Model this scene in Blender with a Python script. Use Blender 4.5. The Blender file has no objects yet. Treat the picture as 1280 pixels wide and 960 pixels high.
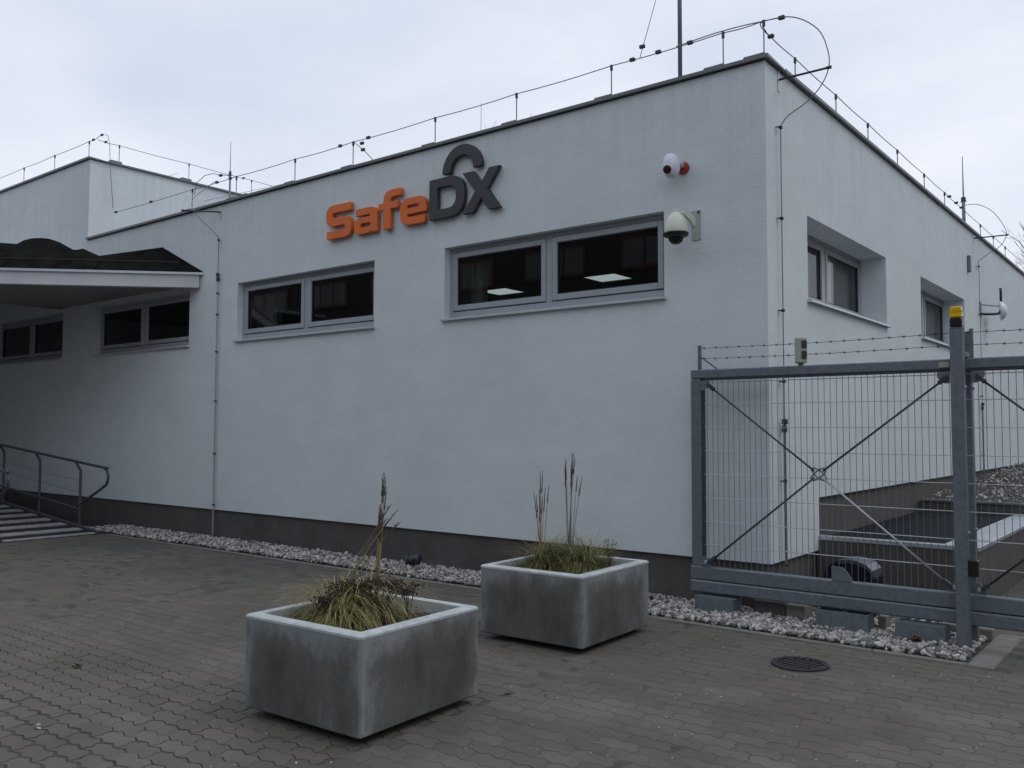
import bpy, math, random
import numpy as np
from mathutils import Vector, Matrix
random.seed(7); rng = np.random.default_rng(7)
S = bpy.context.scene
COL = S.collection
R = math.radians

# ------------------------------------------------------------------ camera
CAM = Vector((0, 0, 1.6)); YAW, PIT, ROLL = R(38.25), R(3.0), R(0.15); FPX = 1108.0
fw = Vector((-math.sin(YAW)*math.cos(PIT), math.cos(YAW)*math.cos(PIT), math.sin(PIT)))
rt0 = Vector((math.cos(YAW), math.sin(YAW), 0)); up0 = rt0.cross(fw)
rt = rt0*math.cos(ROLL)+up0*math.sin(ROLL); up = up0*math.cos(ROLL)-rt0*math.sin(ROLL)
cd = bpy.data.cameras.new('camera'); cam = bpy.data.objects.new('camera', cd); COL.objects.link(cam)
M = Matrix((rt, up, -fw)).transposed().to_4x4(); M.translation = CAM
cam.matrix_world = M
cd.sensor_width = 36; cd.lens = 36*FPX/1280; cd.clip_start = 0.05; cd.clip_end = 1500
S.camera = cam

# ------------------------------------------------------------------ sky and sun (overcast)
SUN_EL, SUN_ROT = R(55), R(60)
w = bpy.data.worlds.new('World'); S.world = w; w.use_nodes = True
nt = w.node_tree; nt.nodes.clear()
def wn(t, **k):
    n = nt.nodes.new(t)
    for a, b in k.items(): setattr(n, a, b)
    return n
sky = wn('ShaderNodeTexSky', sky_type='NISHITA', sun_disc=False, sun_elevation=SUN_EL, sun_rotation=SUN_ROT)
sky.dust_density = 4; sky.air_density = 1.2
tc = wn('ShaderNodeTexCoord'); mp = wn('ShaderNodeMapping'); mp.inputs['Scale'].default_value = (1, 1, 2.6)
nz = wn('ShaderNodeTexNoise'); nz.inputs['Scale'].default_value = 2.0; nz.inputs['Detail'].default_value = 5; nz.inputs['Roughness'].default_value = .5; nz.inputs['Distortion'].default_value = .4
cr = wn('ShaderNodeValToRGB')
cr.color_ramp.elements[0].position = .33; cr.color_ramp.elements[0].color = (5.9, 6.5, 7.7, 1)
cr.color_ramp.elements[1].position = .68; cr.color_ramp.elements[1].color = (8.0, 8.3, 9.0, 1)
mx = wn('ShaderNodeMix', data_type='RGBA'); mx.inputs[0].default_value = .94
bg = wn('ShaderNodeBackground'); bg.inputs[1].default_value = .1
ou = wn('ShaderNodeOutputWorld')
L = nt.links.new
L(tc.outputs['Generated'], mp.inputs[0]); L(mp.outputs[0], nz.inputs[0]); L(nz.outputs[0], cr.inputs[0])
L(sky.outputs[0], mx.inputs[6]); L(cr.outputs[0], mx.inputs[7]); L(mx.outputs[2], bg.inputs[0]); L(bg.outputs[0], ou.inputs[0])
sd = bpy.data.lights.new('sun', 'SUN'); sd.energy = .5; sd.angle = R(25); sd.color = (1, .97, .93)
so = bpy.data.objects.new('sun', sd); COL.objects.link(so)
sdir = Vector((math.sin(SUN_ROT)*math.cos(SUN_EL), math.cos(SUN_ROT)*math.cos(SUN_EL), math.sin(SUN_EL)))
so.rotation_euler = sdir.to_track_quat('Z', 'Y').to_euler(); so.location = (30, -10, 40)
S.view_settings.view_transform = 'Standard'; S.view_settings.look = 'None'
S.view_settings.exposure = 0.2; S.view_settings.gamma = 1.0

# ------------------------------------------------------------------ materials
def mat(name, col, rough=.7, metal=0, var=0, vscale=6, col2=None, bump=0, bscale=200, spec=.5, rnd=None, extra=None, bdist=.004):
    """procedural material: base colour broken up by noise, optional random tint per object/island, fine bump"""
    m = bpy.data.materials.new(name); m.use_nodes = True; t = m.node_tree; b = t.nodes['Principled BSDF']
    b.inputs['Roughness'].default_value = rough; b.inputs['Metallic'].default_value = metal
    b.inputs['Specular IOR Level'].default_value = spec
    def N(ty, **k):
        n = t.nodes.new(ty)
        for a, c in k.items(): setattr(n, a, c)
        return n
    co = N('ShaderNodeTexCoord').outputs['Object']
    geo = None
    if rnd != 'object':
        geo = N('ShaderNodeNewGeometry'); co = geo.outputs['Position']
    rgb = N('ShaderNodeRGB'); rgb.outputs[0].default_value = (*col, 1); out = rgb.outputs[0]
    if col2 is None: col2 = tuple(c*(1-var) for c in col)
    if var or rnd:
        n = N('ShaderNodeTexNoise'); n.inputs['Scale'].default_value = vscale; n.inputs['Detail'].default_value = 6; n.inputs['Roughness'].default_value = .62
        g2 = geo or N('ShaderNodeNewGeometry'); t.links.new(g2.outputs['Position'], n.inputs[0])
        r = N('ShaderNodeMapRange'); r.inputs[1].default_value = .35; r.inputs[2].default_value = .68
        t.links.new(n.outputs[0], r.inputs[0])
        x = N('ShaderNodeMix', data_type='RGBA'); t.links.new(r.outputs[0], x.inputs[0]); t.links.new(out, x.inputs[6]); x.inputs[7].default_value = (*col2, 1); out = x.outputs[2]
    if rnd:
        src = N('ShaderNodeObjectInfo').outputs['Random'] if rnd == 'object' else geo.outputs['Random Per Island']
        r = N('ShaderNodeMapRange'); t.links.new(src, r.inputs[0]); r.inputs[3].default_value = extra[0]; r.inputs[4].default_value = extra[1]
        x = N('ShaderNodeMix', data_type='RGBA', blend_type='MULTIPLY'); x.inputs[0].default_value = 1
        t.links.new(out, x.inputs[6]); t.links.new(r.outputs[0], x.inputs[7]); out = x.outputs[2]
    t.links.new(out, b.inputs['Base Color'])
    if bump:
        n = N('ShaderNodeTexNoise'); n.inputs['Scale'].default_value = bscale; n.inputs['Detail'].default_value = 3
        g2 = geo or N('ShaderNodeNewGeometry'); t.links.new(g2.outputs['Position'], n.inputs[0])
        bp = N('ShaderNodeBump'); bp.inputs['Strength'].default_value = bump; bp.inputs['Distance'].default_value = bdist
        t.links.new(n.outputs[0], bp.inputs['Height']); t.links.new(bp.outputs[0], b.inputs['Normal'])
    return m

def plaster():
    m = mat('white_plaster', (.66, .67, .68), .9, bump=.7, bscale=70, bdist=.008, spec=.2)
    t = m.node_tree; b = t.nodes['Principled BSDF']; N = t.nodes.new; Lk = t.links.new
    g = N('ShaderNodeNewGeometry')
    n1 = N('ShaderNodeTexNoise'); n1.inputs['Scale'].default_value = .9; n1.inputs['Detail'].default_value = 6; Lk(g.outputs['Position'], n1.inputs[0])
    mp = N('ShaderNodeMapping'); mp.inputs['Scale'].default_value = (1.4, 1.4, 3.0); Lk(g.outputs['Position'], mp.inputs[0])
    n2 = N('ShaderNodeTexNoise'); n2.inputs['Scale'].default_value = 1.6; n2.inputs['Detail'].default_value = 6; Lk(mp.outputs[0], n2.inputs[0])
    n3 = N('ShaderNodeTexNoise'); n3.inputs['Scale'].default_value = 28; n3.inputs['Detail'].default_value = 5; n3.inputs['Roughness'].default_value = .7; Lk(g.outputs['Position'], n3.inputs[0])
    a = N('ShaderNodeMath'); a.operation = 'ADD'; Lk(n1.outputs[0], a.inputs[0]); Lk(n2.outputs[0], a.inputs[1])
    a2 = N('ShaderNodeMath'); a2.operation = 'ADD'; Lk(a.outputs[0], a2.inputs[0]); Lk(n3.outputs[0], a2.inputs[1])
    r = N('ShaderNodeMapRange'); r.inputs[1].default_value = 1.2; r.inputs[2].default_value = 1.8; Lk(a2.outputs[0], r.inputs[0])
    x = N('ShaderNodeMix'); x.data_type = 'RGBA'; Lk(r.outputs[0], x.inputs[0])
    x.inputs[6].default_value = (.61, .665, .69, 1); x.inputs[7].default_value = (.68, .735, .76, 1)
    # rain runs: narrow vertical dirt streaks that start under the coping and fade out downwards, also painting in the darker tone of the wall top
    sp = N('ShaderNodeSeparateXYZ'); Lk(g.outputs['Position'], sp.inputs[0])
    mp2 = N('ShaderNodeMapping'); mp2.inputs['Scale'].default_value = (7, 7, .22); Lk(g.outputs['Position'], mp2.inputs[0])
    n4 = N('ShaderNodeTexNoise'); n4.inputs['Scale'].default_value = 1.5; n4.inputs['Detail'].default_value = 7; n4.inputs['Roughness'].default_value = .65; Lk(mp2.outputs[0], n4.inputs[0])
    s1 = N('ShaderNodeMapRange'); s1.inputs[1].default_value = .46; s1.inputs[2].default_value = .66; Lk(n4.outputs[0], s1.inputs[0])
    h1 = N('ShaderNodeMapRange'); h1.inputs[1].default_value = 3.2; h1.inputs[2].default_value = 4.95; h1.inputs[3].default_value = .12; Lk(sp.outputs['Z'], h1.inputs[0])
    # mud splash just above the plinth
    h2 = N('ShaderNodeMapRange'); h2.inputs[1].default_value = .75; h2.inputs[2].default_value = .42; Lk(sp.outputs['Z'], h2.inputs[0])
    s2 = N('ShaderNodeMapRange'); s2.inputs[1].default_value = .48; s2.inputs[2].default_value = .7; Lk(n3.outputs[0], s2.inputs[0])
    m1 = N('ShaderNodeMath'); m1.operation = 'MULTIPLY'; Lk(s1.outputs[0], m1.inputs[0]); Lk(h1.outputs[0], m1.inputs[1])
    m2 = N('ShaderNodeMath'); m2.operation = 'MULTIPLY'; Lk(s2.outputs[0], m2.inputs[0]); Lk(h2.outputs[0], m2.inputs[1])
    m3 = N('ShaderNodeMath'); m3.operation = 'MAXIMUM'; Lk(m1.outputs[0], m3.inputs[0]); Lk(m2.outputs[0], m3.inputs[1])
    m4 = N('ShaderNodeMath'); m4.operation = 'MULTIPLY'; Lk(m3.outputs[0], m4.inputs[0]); m4.inputs[1].default_value = .13
    y = N('ShaderNodeMix'); y.data_type = 'RGBA'; Lk(m4.outputs[0], y.inputs[0]); Lk(x.outputs[2], y.inputs[6]); y.inputs[7].default_value = (.30, .31, .32, 1)
    Lk(y.outputs[2], b.inputs['Base Color'])
    return m

def concrete_planter():
    m = mat('weathered_planter_concrete', (.4, .42, .42), .75, bump=.35, bscale=60, bdist=.004)
    t = m.node_tree; b = t.nodes['Principled BSDF']; N = t.nodes.new; Lk = t.links.new
    tc = N('ShaderNodeTexCoord'); sp = N('ShaderNodeSeparateXYZ'); Lk(tc.outputs['Object'], sp.inputs[0])
    def mth(op, a, bb):
        n = N('ShaderNodeMath'); n.operation = op
        for i, v in enumerate((a, bb)):
            if v is None: continue
            if isinstance(v, (int, float)): n.inputs[i].default_value = v
            else: Lk(v, n.inputs[i])
        return n.outputs[0]
    oi = N('ShaderNodeObjectInfo')
    off = N('ShaderNodeVectorMath'); off.operation = 'ADD'; Lk(tc.outputs['Object'], off.inputs[0]); Lk(oi.outputs['Location'], off.inputs[1])
    n1 = N('ShaderNodeTexNoise'); n1.inputs['Scale'].default_value = 3.2; n1.inputs['Detail'].default_value = 7; n1.inputs['Roughness'].default_value = .6; Lk(off.outputs[0], n1.inputs[0])
    mp = N('ShaderNodeMapping'); mp.inputs['Scale'].default_value = (1.5, 1.5, .75); Lk(off.outputs[0], mp.inputs[0])
    n1.inputs['Scale'].default_value = 5.5; n1.inputs['Detail'].default_value = 9; n1.inputs['Roughness'].default_value = .68; n1.inputs['Distortion'].default_value = .3; Lk(mp.outputs[0], n1.inputs[0])
    n2 = N('ShaderNodeTexNoise'); n2.inputs['Scale'].default_value = 1.7; n2.inputs['Detail'].default_value = 3; Lk(off.outputs[0], n2.inputs[0])
    n3 = N('ShaderNodeTexNoise'); n3.inputs['Scale'].default_value = 55; n3.inputs['Detail'].default_value = 6; n3.inputs['Roughness'].default_value = .7; Lk(off.outputs[0], n3.inputs[0])
    # algae and dirt film spreading over the middle of each face, leaving corners and rim pale with a ragged border
    ax = mth('ABSOLUTE', sp.outputs['X'], None); ay = mth('ABSOLUTE', sp.outputs['Y'], None)
    lat = mth('SUBTRACT', .468, mth('MINIMUM', ax, ay)); top = mth('MULTIPLY', mth('SUBTRACT', .535, sp.outputs['Z']), .8)
    d = mth('MULTIPLY', mth('MINIMUM', lat, top), 5.0)
    d = mth('MINIMUM', d, .62)
    nn = mth('ADD', mth('MULTIPLY', mth('SUBTRACT', n1.outputs[0], .5), 1.5), mth('MULTIPLY', mth('SUBTRACT', n2.outputs[0], .5), 1.5))
    f = mth('ADD', mth('ADD', d, nn), mth('MULTIPLY', mth('SUBTRACT', n3.outputs[0], .5), .45))
    r3 = N('ShaderNodeMapRange'); r3.inputs[1].default_value = -.05; r3.inputs[2].default_value = .95; Lk(f, r3.inputs[0])
    x = N('ShaderNodeValToRGB'); Lk(r3.outputs[0], x.inputs[0])
    e = x.color_ramp.elements; e[0].position = 0; e[0].color = (.225, .248, .254, 1); e[1].position = 1; e[1].color = (.066, .066, .057, 1)
    q = e.new(.4); q.color = (.122, .127, .119, 1)
    Lk(x.outputs[0], b.inputs['Base Color'])
    return m

def glass(name, tint, k):
    m = bpy.data.materials.new(name); m.use_nodes = True; t = m.node_tree; t.nodes.clear(); N = t.nodes.new; Lk = t.links.new
    tr = N('ShaderNodeBsdfTransparent'); tr.inputs[0].default_value = (*tint, 1)
    gl = N('ShaderNodeBsdfGlossy'); gl.inputs['Roughness'].default_value = .01; gl.inputs[0].default_value = (.9, .93, .95, 1)
    fr = N('ShaderNodeFresnel'); fr.inputs[0].default_value = k
    mx = N('ShaderNodeMixShader'); o = N('ShaderNodeOutputMaterial')
    Lk(fr.outputs[0], mx.inputs[0]); Lk(tr.outputs[0], mx.inputs[1]); Lk(gl.outputs[0], mx.inputs[2]); Lk(mx.outputs[0], o.inputs[0])
    return m

def emit(name, col, s):
    m = bpy.data.materials.new(name); m.use_nodes = True; b = m.node_tree.nodes['Principled BSDF']
    b.inputs['Base Color'].default_value = (.7, .7, .7, 1); b.inputs['Emission Color'].default_value = (*col, 1); b.inputs['Emission Strength'].default_value = s
    return m

PL = plaster()
PLINTH = mat('dark_grey_render_plinth', (.098, .093, .093), .9, var=.3, vscale=3, bump=.5, bscale=220)
PLINTH2 = mat('brown_grey_render', (.105, .095, .088), .9, var=.25, vscale=3, bump=.5, bscale=220)
COPING = mat('grey_coping_metal', (.16, .17, .18), .45, .4, var=.15, vscale=4)
ROOFM = mat('grey_roof_membrane', (.22, .23, .24), .8, var=.2, vscale=1)
FRAME = mat('light_grey_window_frame', (.34, .37, .40), .4, var=.08, vscale=8)
SILL = mat('white_aluminium_sill', (.62, .66, .70), .35, .3, var=.08, vscale=10)
GASK = mat('black_gasket', (.02, .02, .022), .6)
GLASS = glass('window_glass', (.66, .72, .70), 1.65)
GLASS2 = glass('side_window_glass', (.96, .97, .97), 1.35)
ROOM = mat('dim_room_paint', (.34, .31, .30), .9, var=.1)
ROOMW = mat('grey_green_interior_wall', (.55, .58, .54), .9, var=.1, vscale=2)
CURT = mat('cream_curtain', (.90, .84, .73), .9, var=.1, vscale=30)
BLIND = mat('grey_roller_blind', (.27, .285, .29), .85, var=.1, vscale=5)
PANEL = emit('lit_ceiling_panel', (.80, .9, .93), .48)
FASC = mat('white_fascia_paint', (.62, .63, .65), .6, var=.1, vscale=2)
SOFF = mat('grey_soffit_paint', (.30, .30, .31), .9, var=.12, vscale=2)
BITU = mat('black_bitumen_shingle', (.003, .0036, .0036), 1, var=.5, vscale=4, col2=(.012, .014, .012), bump=.5, bscale=70, bdist=.006, spec=.05)
GALV = mat('galvanised_steel', (.18, .205, .235), .5, .3, var=.3, vscale=22, col2=(.125, .148, .172), bump=.1, bscale=30)
GALVL = mat('bright_galvanised_sheet', (.5, .54, .58), .4, .4, var=.2, vscale=5)
VWIRE = mat('grey_mesh_wire', (.17, .20, .235), .5, .4, var=.2, vscale=20)
WIREM = mat('galvanised_wire', (.46, .49, .52), .45, .5, var=.2, vscale=20)
STEELD = mat('dull_dark_steel', (.07, .078, .09), .55, .4, var=.3, vscale=10)
ALU = mat('aluminium_conductor', (.20, .215, .24), .5, .4, var=.1, vscale=10)
RAIL = mat('painted_steel_rail', (.10, .115, .15), .38, .5, var=.15, vscale=9)
BLACKP = mat('black_plastic', (.012, .012, .014), .35, var=.2)
BLACKG = mat('glossy_black_hood', (.012, .013, .02), .18, var=.2)
ORANGE = mat('orange_letter_paint', (.74, .155, .022), .55, var=.1, vscale=4)
ANTHR = mat('anthracite_letter_paint', (.038, .042, .052), .55, var=.1, vscale=4)
WHITEP = mat('white_plastic', (.70, .73, .80), .35, var=.05)
IVORY = mat('ivory_painted_metal', (.66, .70, .62), .35, var=.08, vscale=8)
REDP = mat('red_plastic', (.42, .02, .018), .35, var=.2)
DREDP = mat('dark_red_lens', (.06, .008, .008), .15)
YELP = mat('yellow_lens', (.72, .50, .01), .3, var=.12, vscale=30)
BEIGE = mat('beige_plastic', (.40, .40, .355), .5, var=.15, vscale=20)
DOME = mat('smoked_dome', (.008, .008, .010), .05)
PLANT = concrete_planter()
RIM = mat('pale_planter_rim', (.52, .56, .57), .75, var=.3, vscale=10, col2=(.36, .39, .395), bump=.2, bscale=80)
SOIL = mat('planter_soil', (.032, .024, .018), .95, var=.5, vscale=35, col2=(.07, .035, .02), bump=.8, bscale=60, bdist=.02)
BEDS = mat('joint_sand', (.085, .08, .07), .95, var=.4, vscale=5, col2=(.022, .022, .022), bump=.3, bscale=120)
SANDF = mat('fine_joint_filling', (.105, .098, .086), .95, var=.4, vscale=3, col2=(.045, .044, .04), bump=.3, bscale=120)
GROUND = mat('ground_asphalt', (.06, .06, .058), .9, var=.3, vscale=2, bump=.3, bscale=80)
PAVO = mat('paver_concrete', (.128, .116, .096), .8, var=.5, vscale=1.3, col2=(.078, .072, .061), bump=.5, bscale=150, rnd='object', extra=(.87, 1.12), bdist=.003)
PAVI = mat('paver_concrete_field', (.121, .110, .091), .8, var=.5, vscale=.7, col2=(.074, .070, .060), bump=.5, bscale=150, rnd='island', extra=(.92, 1.09), bdist=.003)
STONE = mat('crushed_stone', (.46, .44, .425), .85, var=.4, vscale=60, rnd='island', extra=(.2, 1.6))
PALES = mat('pale_grit', (.5, .49, .46), .85, rnd='island', extra=(.5, 1.3), var=.2)
GBED = mat('gravel_bed_soil', (.05, .048, .045), .95, var=.4, vscale=20)
KERB = mat('concrete_kerb', (.22, .215, .195), .85, var=.35, vscale=9, bump=.4, bscale=120)
IRON = mat('cast_iron', (.028, .030, .034), .6, .2, var=.3, vscale=30)
RAMPL = mat('pale_ramp_strip', (.36, .37, .37), .8, var=.4, vscale=12)
RAMPD = mat('dark_ramp_deck', (.02, .021, .025), .7, var=.3, vscale=10)
LEAF = mat('dry_leaf', (.085, .03, .018), .8, var=.5, vscale=40)
PALELEAF = mat('pale_leaf', (.42, .38, .33), .8, var=.3, vscale=40)
STRAW = mat('straw_grass', (.36, .315, .14), .7, rnd='island', extra=(.45, 1.35), var=.4, vscale=9, col2=(.19, .19, .065))
GREENG = mat('green_grass', (.135, .145, .05), .7, rnd='island', extra=(.4, 1.5), var=.5, vscale=9, col2=(.24, .21, .09))
STALK = mat('dry_stalk', (.34, .25, .13), .8, var=.4, vscale=9, rnd='island', extra=(.6, 1.3))
STALKG = mat('grey_stalk', (.25, .22, .18), .8, rnd='island', extra=(.6, 1.3), var=.3)
SEED = mat('dark_seed_head', (.105, .08, .068), .9, var=.4, vscale=40)
SEDUM = mat('sedum_flower', (.060, .030, .026), .9, rnd='island', extra=(.4, 1.6), var=.4, vscale=30)
WEED = mat('dark_weed', (.035, .04, .03), .85, rnd='island', extra=(.6, 1.5), var=.2)
BARK = mat('bare_branches', (.075, .055, .045), .9, var=.3, vscale=5)
BRICK = mat('dark_facade_render', (.085, .078, .078), .9, var=.3, vscale=1)
REDF = mat('red_window_frame', (.17, .055, .05), .6, var=.1)
OPAN = mat('facade_pane', (.21, .225, .225), .3, var=.4, vscale=.5)
OWALL2 = mat('facade_band', (.045, .04, .04), .9, var=.2)

# ------------------------------------------------------------------ mesh helpers
class MB:
    def __init__(s): s.v = []; s.f = []; s.m = []; s.cur = 0
    def add(s, vs, fs):
        b = len(s.v); s.v += [tuple(v) for v in vs]
        for f in fs: s.f.append(tuple(b+i for i in f)); s.m.append(s.cur)
        return s
    def box(s, x0, x1, y0, y1, z0, z1):
        return s.add([(x0,y0,z0),(x1,y0,z0),(x1,y1,z0),(x0,y1,z0),(x0,y0,z1),(x1,y0,z1),(x1,y1,z1),(x0,y1,z1)],
                     [(3,2,1,0),(4,5,6,7),(0,1,5,4),(1,2,6,5),(2,3,7,6),(3,0,4,7)])
    def bbox(s, x0, x1, y0, y1, z0, z1, c):
        """box with chamfered edges"""
        if (min(x1-x0, y1-y0, z1-z0)) < 2.2*c: return s.box(x0, x1, y0, y1, z0, z1)
        X=(x0,x1); Y=(y0,y1); Z=(z0,z1); ix={}; vs=[]
        for i in (0,1):
            for j in (0,1):
                for k in (0,1):
                    p=[X[i],Y[j],Z[k]]; d=[c if i==0 else -c, c if j==0 else -c, c if k==0 else -c]
                    for a in range(3):
                        q=[p[0]+d[0],p[1]+d[1],p[2]+d[2]]; q[a]=p[a]; ix[i,j,k,a]=len(vs); vs.append(q)
        fs=[]
        for a in range(3):
            o=[b for b in range(3) if b!=a]
            for sd in (0,1):
                lp=[]
                for (u,v) in ((0,0),(1,0),(1,1),(0,1)):
                    t=[0,0,0]; t[a]=sd; t[o[0]]=u; t[o[1]]=v; lp.append(ix[t[0],t[1],t[2],a])
                flip = (sd==0) if a!=1 else (sd==1)
                fs.append(tuple(reversed(lp)) if flip else tuple(lp))
        for a in range(3):
            o=[b for b in range(3) if b!=a]
            for u in (0,1):
                for v in (0,1):
                    t=[0,0,0]; t[o[0]]=u; t[o[1]]=v; t0=list(t); t0[a]=0; t1=list(t); t1[a]=1
                    fs.append((ix[(*t0,o[0])],ix[(*t1,o[0])],ix[(*t1,o[1])],ix[(*t0,o[1])]))
        for i in (0,1):
            for j in (0,1):
                for k in (0,1): fs.append((ix[i,j,k,0],ix[i,j,k,1],ix[i,j,k,2]))
        return s.add(vs, fs)
    def tube(s, pts, r, n=6, cap=True, r2=None):
        pts=[Vector(p) for p in pts]; vs=[]; fs=[]; m=len(pts)
        t=(pts[1]-pts[0]).normalized(); a=t.orthogonal().normalized()
        for i,p in enumerate(pts):
            if i==0: t2=(pts[1]-p).normalized()
            elif i==m-1: t2=(p-pts[i-1]).normalized()
            else: t2=((pts[i+1]-p).normalized()+(p-pts[i-1]).normalized()).normalized()
            a=(a-t2*a.dot(t2)).normalized(); b=t2.cross(a)
            rr = r if r2 is None else r+(r2-r)*i/(m-1)
            for k in range(n):
                q=2*math.pi*k/n; vs.append(p+a*math.cos(q)*rr+b*math.sin(q)*rr)
        for i in range(m-1):
            for k in range(n): fs.append((i*n+k,i*n+(k+1)%n,(i+1)*n+(k+1)%n,(i+1)*n+k))
        if cap: fs.append(tuple(reversed(range(n)))); fs.append(tuple((m-1)*n+k for k in range(n)))
        return s.add(vs, fs)
    def lathe(s, prof, n=20, axis=Vector((0,0,1)), o=Vector((0,0,0))):
        axis=Vector(axis).normalized(); a=axis.orthogonal().normalized(); b=axis.cross(a); vs=[]; fs=[]; o=Vector(o); m=len(prof)
        for (r,z) in prof:
            for k in range(n):
                q=2*math.pi*k/n; vs.append(o+axis*z+(a*math.cos(q)+b*math.sin(q))*max(r,1e-4))
        for i in range(m-1):
            for k in range(n): fs.append((i*n+k,i*n+(k+1)%n,(i+1)*n+(k+1)%n,(i+1)*n+k))
        fs.append(tuple(reversed(range(n)))); fs.append(tuple((m-1)*n+k for k in range(n)))
        return s.add(vs, fs)
    def prism(s, poly, ext):
        """closed polygon (3d points) extruded by vector ext"""
        n=len(poly); e=Vector(ext); vs=[Vector(p) for p in poly]+[Vector(p)+e for p in poly]
        fs=[tuple(reversed(range(n))), tuple(range(n,2*n))]+[(i,(i+1)%n,n+(i+1)%n,n+i) for i in range(n)]
        return s.add(vs, fs)
    def bar(s, p, q, wd, ht, upv=(0,0,1)):
        p=Vector(p); q=Vector(q); t=(q-p).normalized(); u=Vector(upv); sd=t.cross(u).normalized(); u=sd.cross(t)
        c=[sd*wd/2*i+u*ht/2*j for i,j in ((-1,-1),(1,-1),(1,1),(-1,1))]
        return s.add([p+k for k in c]+[q+k for k in c],[(3,2,1,0),(4,5,6,7),(0,1,5,4),(1,2,6,5),(2,3,7,6),(3,0,4,7)])

def setp(o, label=None, cat=None, group=None, kind=None):
    if label: o['label']=label
    if cat: o['category']=cat
    if group: o['group']=group
    if kind: o['kind']=kind
    return o
def obj(name, mb, m, parent=None, smooth=False, loc=None, **tags):
    me=bpy.data.meshes.new(name); me.from_pydata(mb.v,[],mb.f)
    ms = m if isinstance(m,(list,tuple)) else [m]
    for k in ms: me.materials.append(k)
    if len(ms)>1: me.polygons.foreach_set('material_index', mb.m)
    if smooth: me.polygons.foreach_set('use_smooth',[True]*len(me.polygons))
    me.update()
    o=bpy.data.objects.new(name,me); COL.objects.link(o)
    if smooth == 'auto': me.set_sharp_from_angle(angle=R(35))
    if parent: o.parent=parent
    if loc is not None: o.location=loc
    return setp(o, **tags)
def thing(name, label, cat, loc=(0,0,0), group=None, rz=0):
    o=bpy.data.objects.new(name,None); COL.objects.link(o); o.location=loc; o.rotation_euler=(0,0,rz); o.empty_display_size=.2
    return setp(o,label,cat,group)
def dup(root, loc=None, rz=None, label=None):
    def cp(o,par):
        c=o.copy(); COL.objects.link(c)
        if par: c.parent=par
        for ch in o.children: cp(ch,c)
        return c
    r=cp(root,None)
    if loc is not None: r.location=loc
    if rz is not None: r.rotation_euler=(0,0,rz)
    if label: r['label']=label
    return r
def share(o, name=None, parent=None, loc=None):
    c=o.copy(); COL.objects.link(c)
    if parent: c.parent=parent
    if loc is not None: c.location=loc
    return c
def smooth_path(pts, n=4):
    """Catmull-Rom through the points"""
    P=[Vector(p) for p in pts]; P=[P[0]*2-P[1]]+P+[P[-1]*2-P[-2]]; out=[]
    for i in range(1,len(P)-2):
        a,b,c,d=P[i-1:i+3]
        for k in range(n):
            t=k/n; out.append(.5*((2*b)+(c-a)*t+(2*a-5*b+4*c-d)*t*t+(3*b-a-3*c+d)*t**3))
    out.append(P[-2]); return out
def project(p):
    d=Vector(p)-CAM; z=d.dot(fw)
    if z<.1: return None
    return 640+FPX*d.dot(rt)/z, 480-FPX*d.dot(up)/z, z

# ------------------------------------------------------------------ main dimensions (metres)
D=7.586; XR=-3.075; TOP=4.985; SIL=2.885; HEAD=3.73; PLZ=.43; XT=-15.6; TTOP=6.45; YB=27.0; XL=-27.0
FW=[(-6.99,-4.11),(-11.07,-8.18),(-15.25,-12.31),(-19.35,-16.44)]
RW=[(8.6,11.3),(12.95,15.69)]

# ------------------------------------------------------------------ ground
g=MB(); g.add([(-500,-500,-.03),(500,-500,-.03),(500,500,-.03),(-500,500,-.03)],[(0,1,2,3)])
obj('ground',g,GROUND,label='flat grey ground around the building, far beyond the paving',cat='ground',kind='structure')

# ------------------------------------------------------------------ main building
bld=thing('office_building','low white rendered office building with dark plinth, flat roof and taller left block','building',(XR,D,0))
def part(name,mb,m,parent=bld,smooth=False,**k):
    o=obj(name,mb,m,parent,smooth,**k)
    if parent is bld: o.matrix_parent_inverse=Matrix.Translation((-XR,-D,0))
    return o
def wall_grid(mb, us, zs, hole, P0, depth):
    """sheet with holes + reveals. P0(u,z,d) -> point"""
    for i in range(len(us)-1):
        for j in range(len(zs)-1):
            u0,u1,z0,z1=us[i],us[i+1],zs[j],zs[j+1]
            if hole(u0,u1,z0,z1): continue
            mb.add([P0(u0,z0,0),P0(u1,z0,0),P0(u1,z1,0),P0(u0,z1,0)],[(0,1,2,3)])
            mb.add([P0(u0,z0,depth),P0(u1,z0,depth),P0(u1,z1,depth),P0(u0,z1,depth)],[(3,2,1,0)])
def reveal(mb,u0,u1,z0,z1,P0,d):
    c=[(u0,z0),(u1,z0),(u1,z1),(u0,z1)]
    for k in range(4):
        a=c[k]; b=c[(k+1)%4]
        mb.add([P0(*a,0),P0(*b,0),P0(*b,d),P0(*a,d)],[(3,2,1,0)])
wl=MB()
pf=lambda u,z,d:(u,D+d,z)
us=sorted({XL,XT,XR}|{u for a in FW for u in a}); zs=[PLZ,SIL,HEAD,TOP-.03]
isw=lambda u0,u1,z0,z1: z0==SIL and any(abs(u0-a)<1e-6 and abs(u1-b)<1e-6 for a,b in FW)
wall_grid(wl,us,zs,isw,pf,.4)
for a,b in FW: reveal(wl,a,b,SIL,HEAD,pf,.4)
wl.add([(XL,D,TOP-.03),(XT,D,TOP-.03),(XT,D,TTOP-.03),(XL,D,TTOP-.03)],[(0,1,2,3)])
wl.add([(XT,D,TOP-.4),(XT,15,TOP-.4),(XT,15,TTOP-.03),(XT,D,TTOP-.03)],[(0,1,2,3)])
wl.add([(XT,15,TOP-.4),(XL,15,TOP-.4),(XL,15,TTOP-.03),(XT,15,TTOP-.03)],[(0,1,2,3)])
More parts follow.
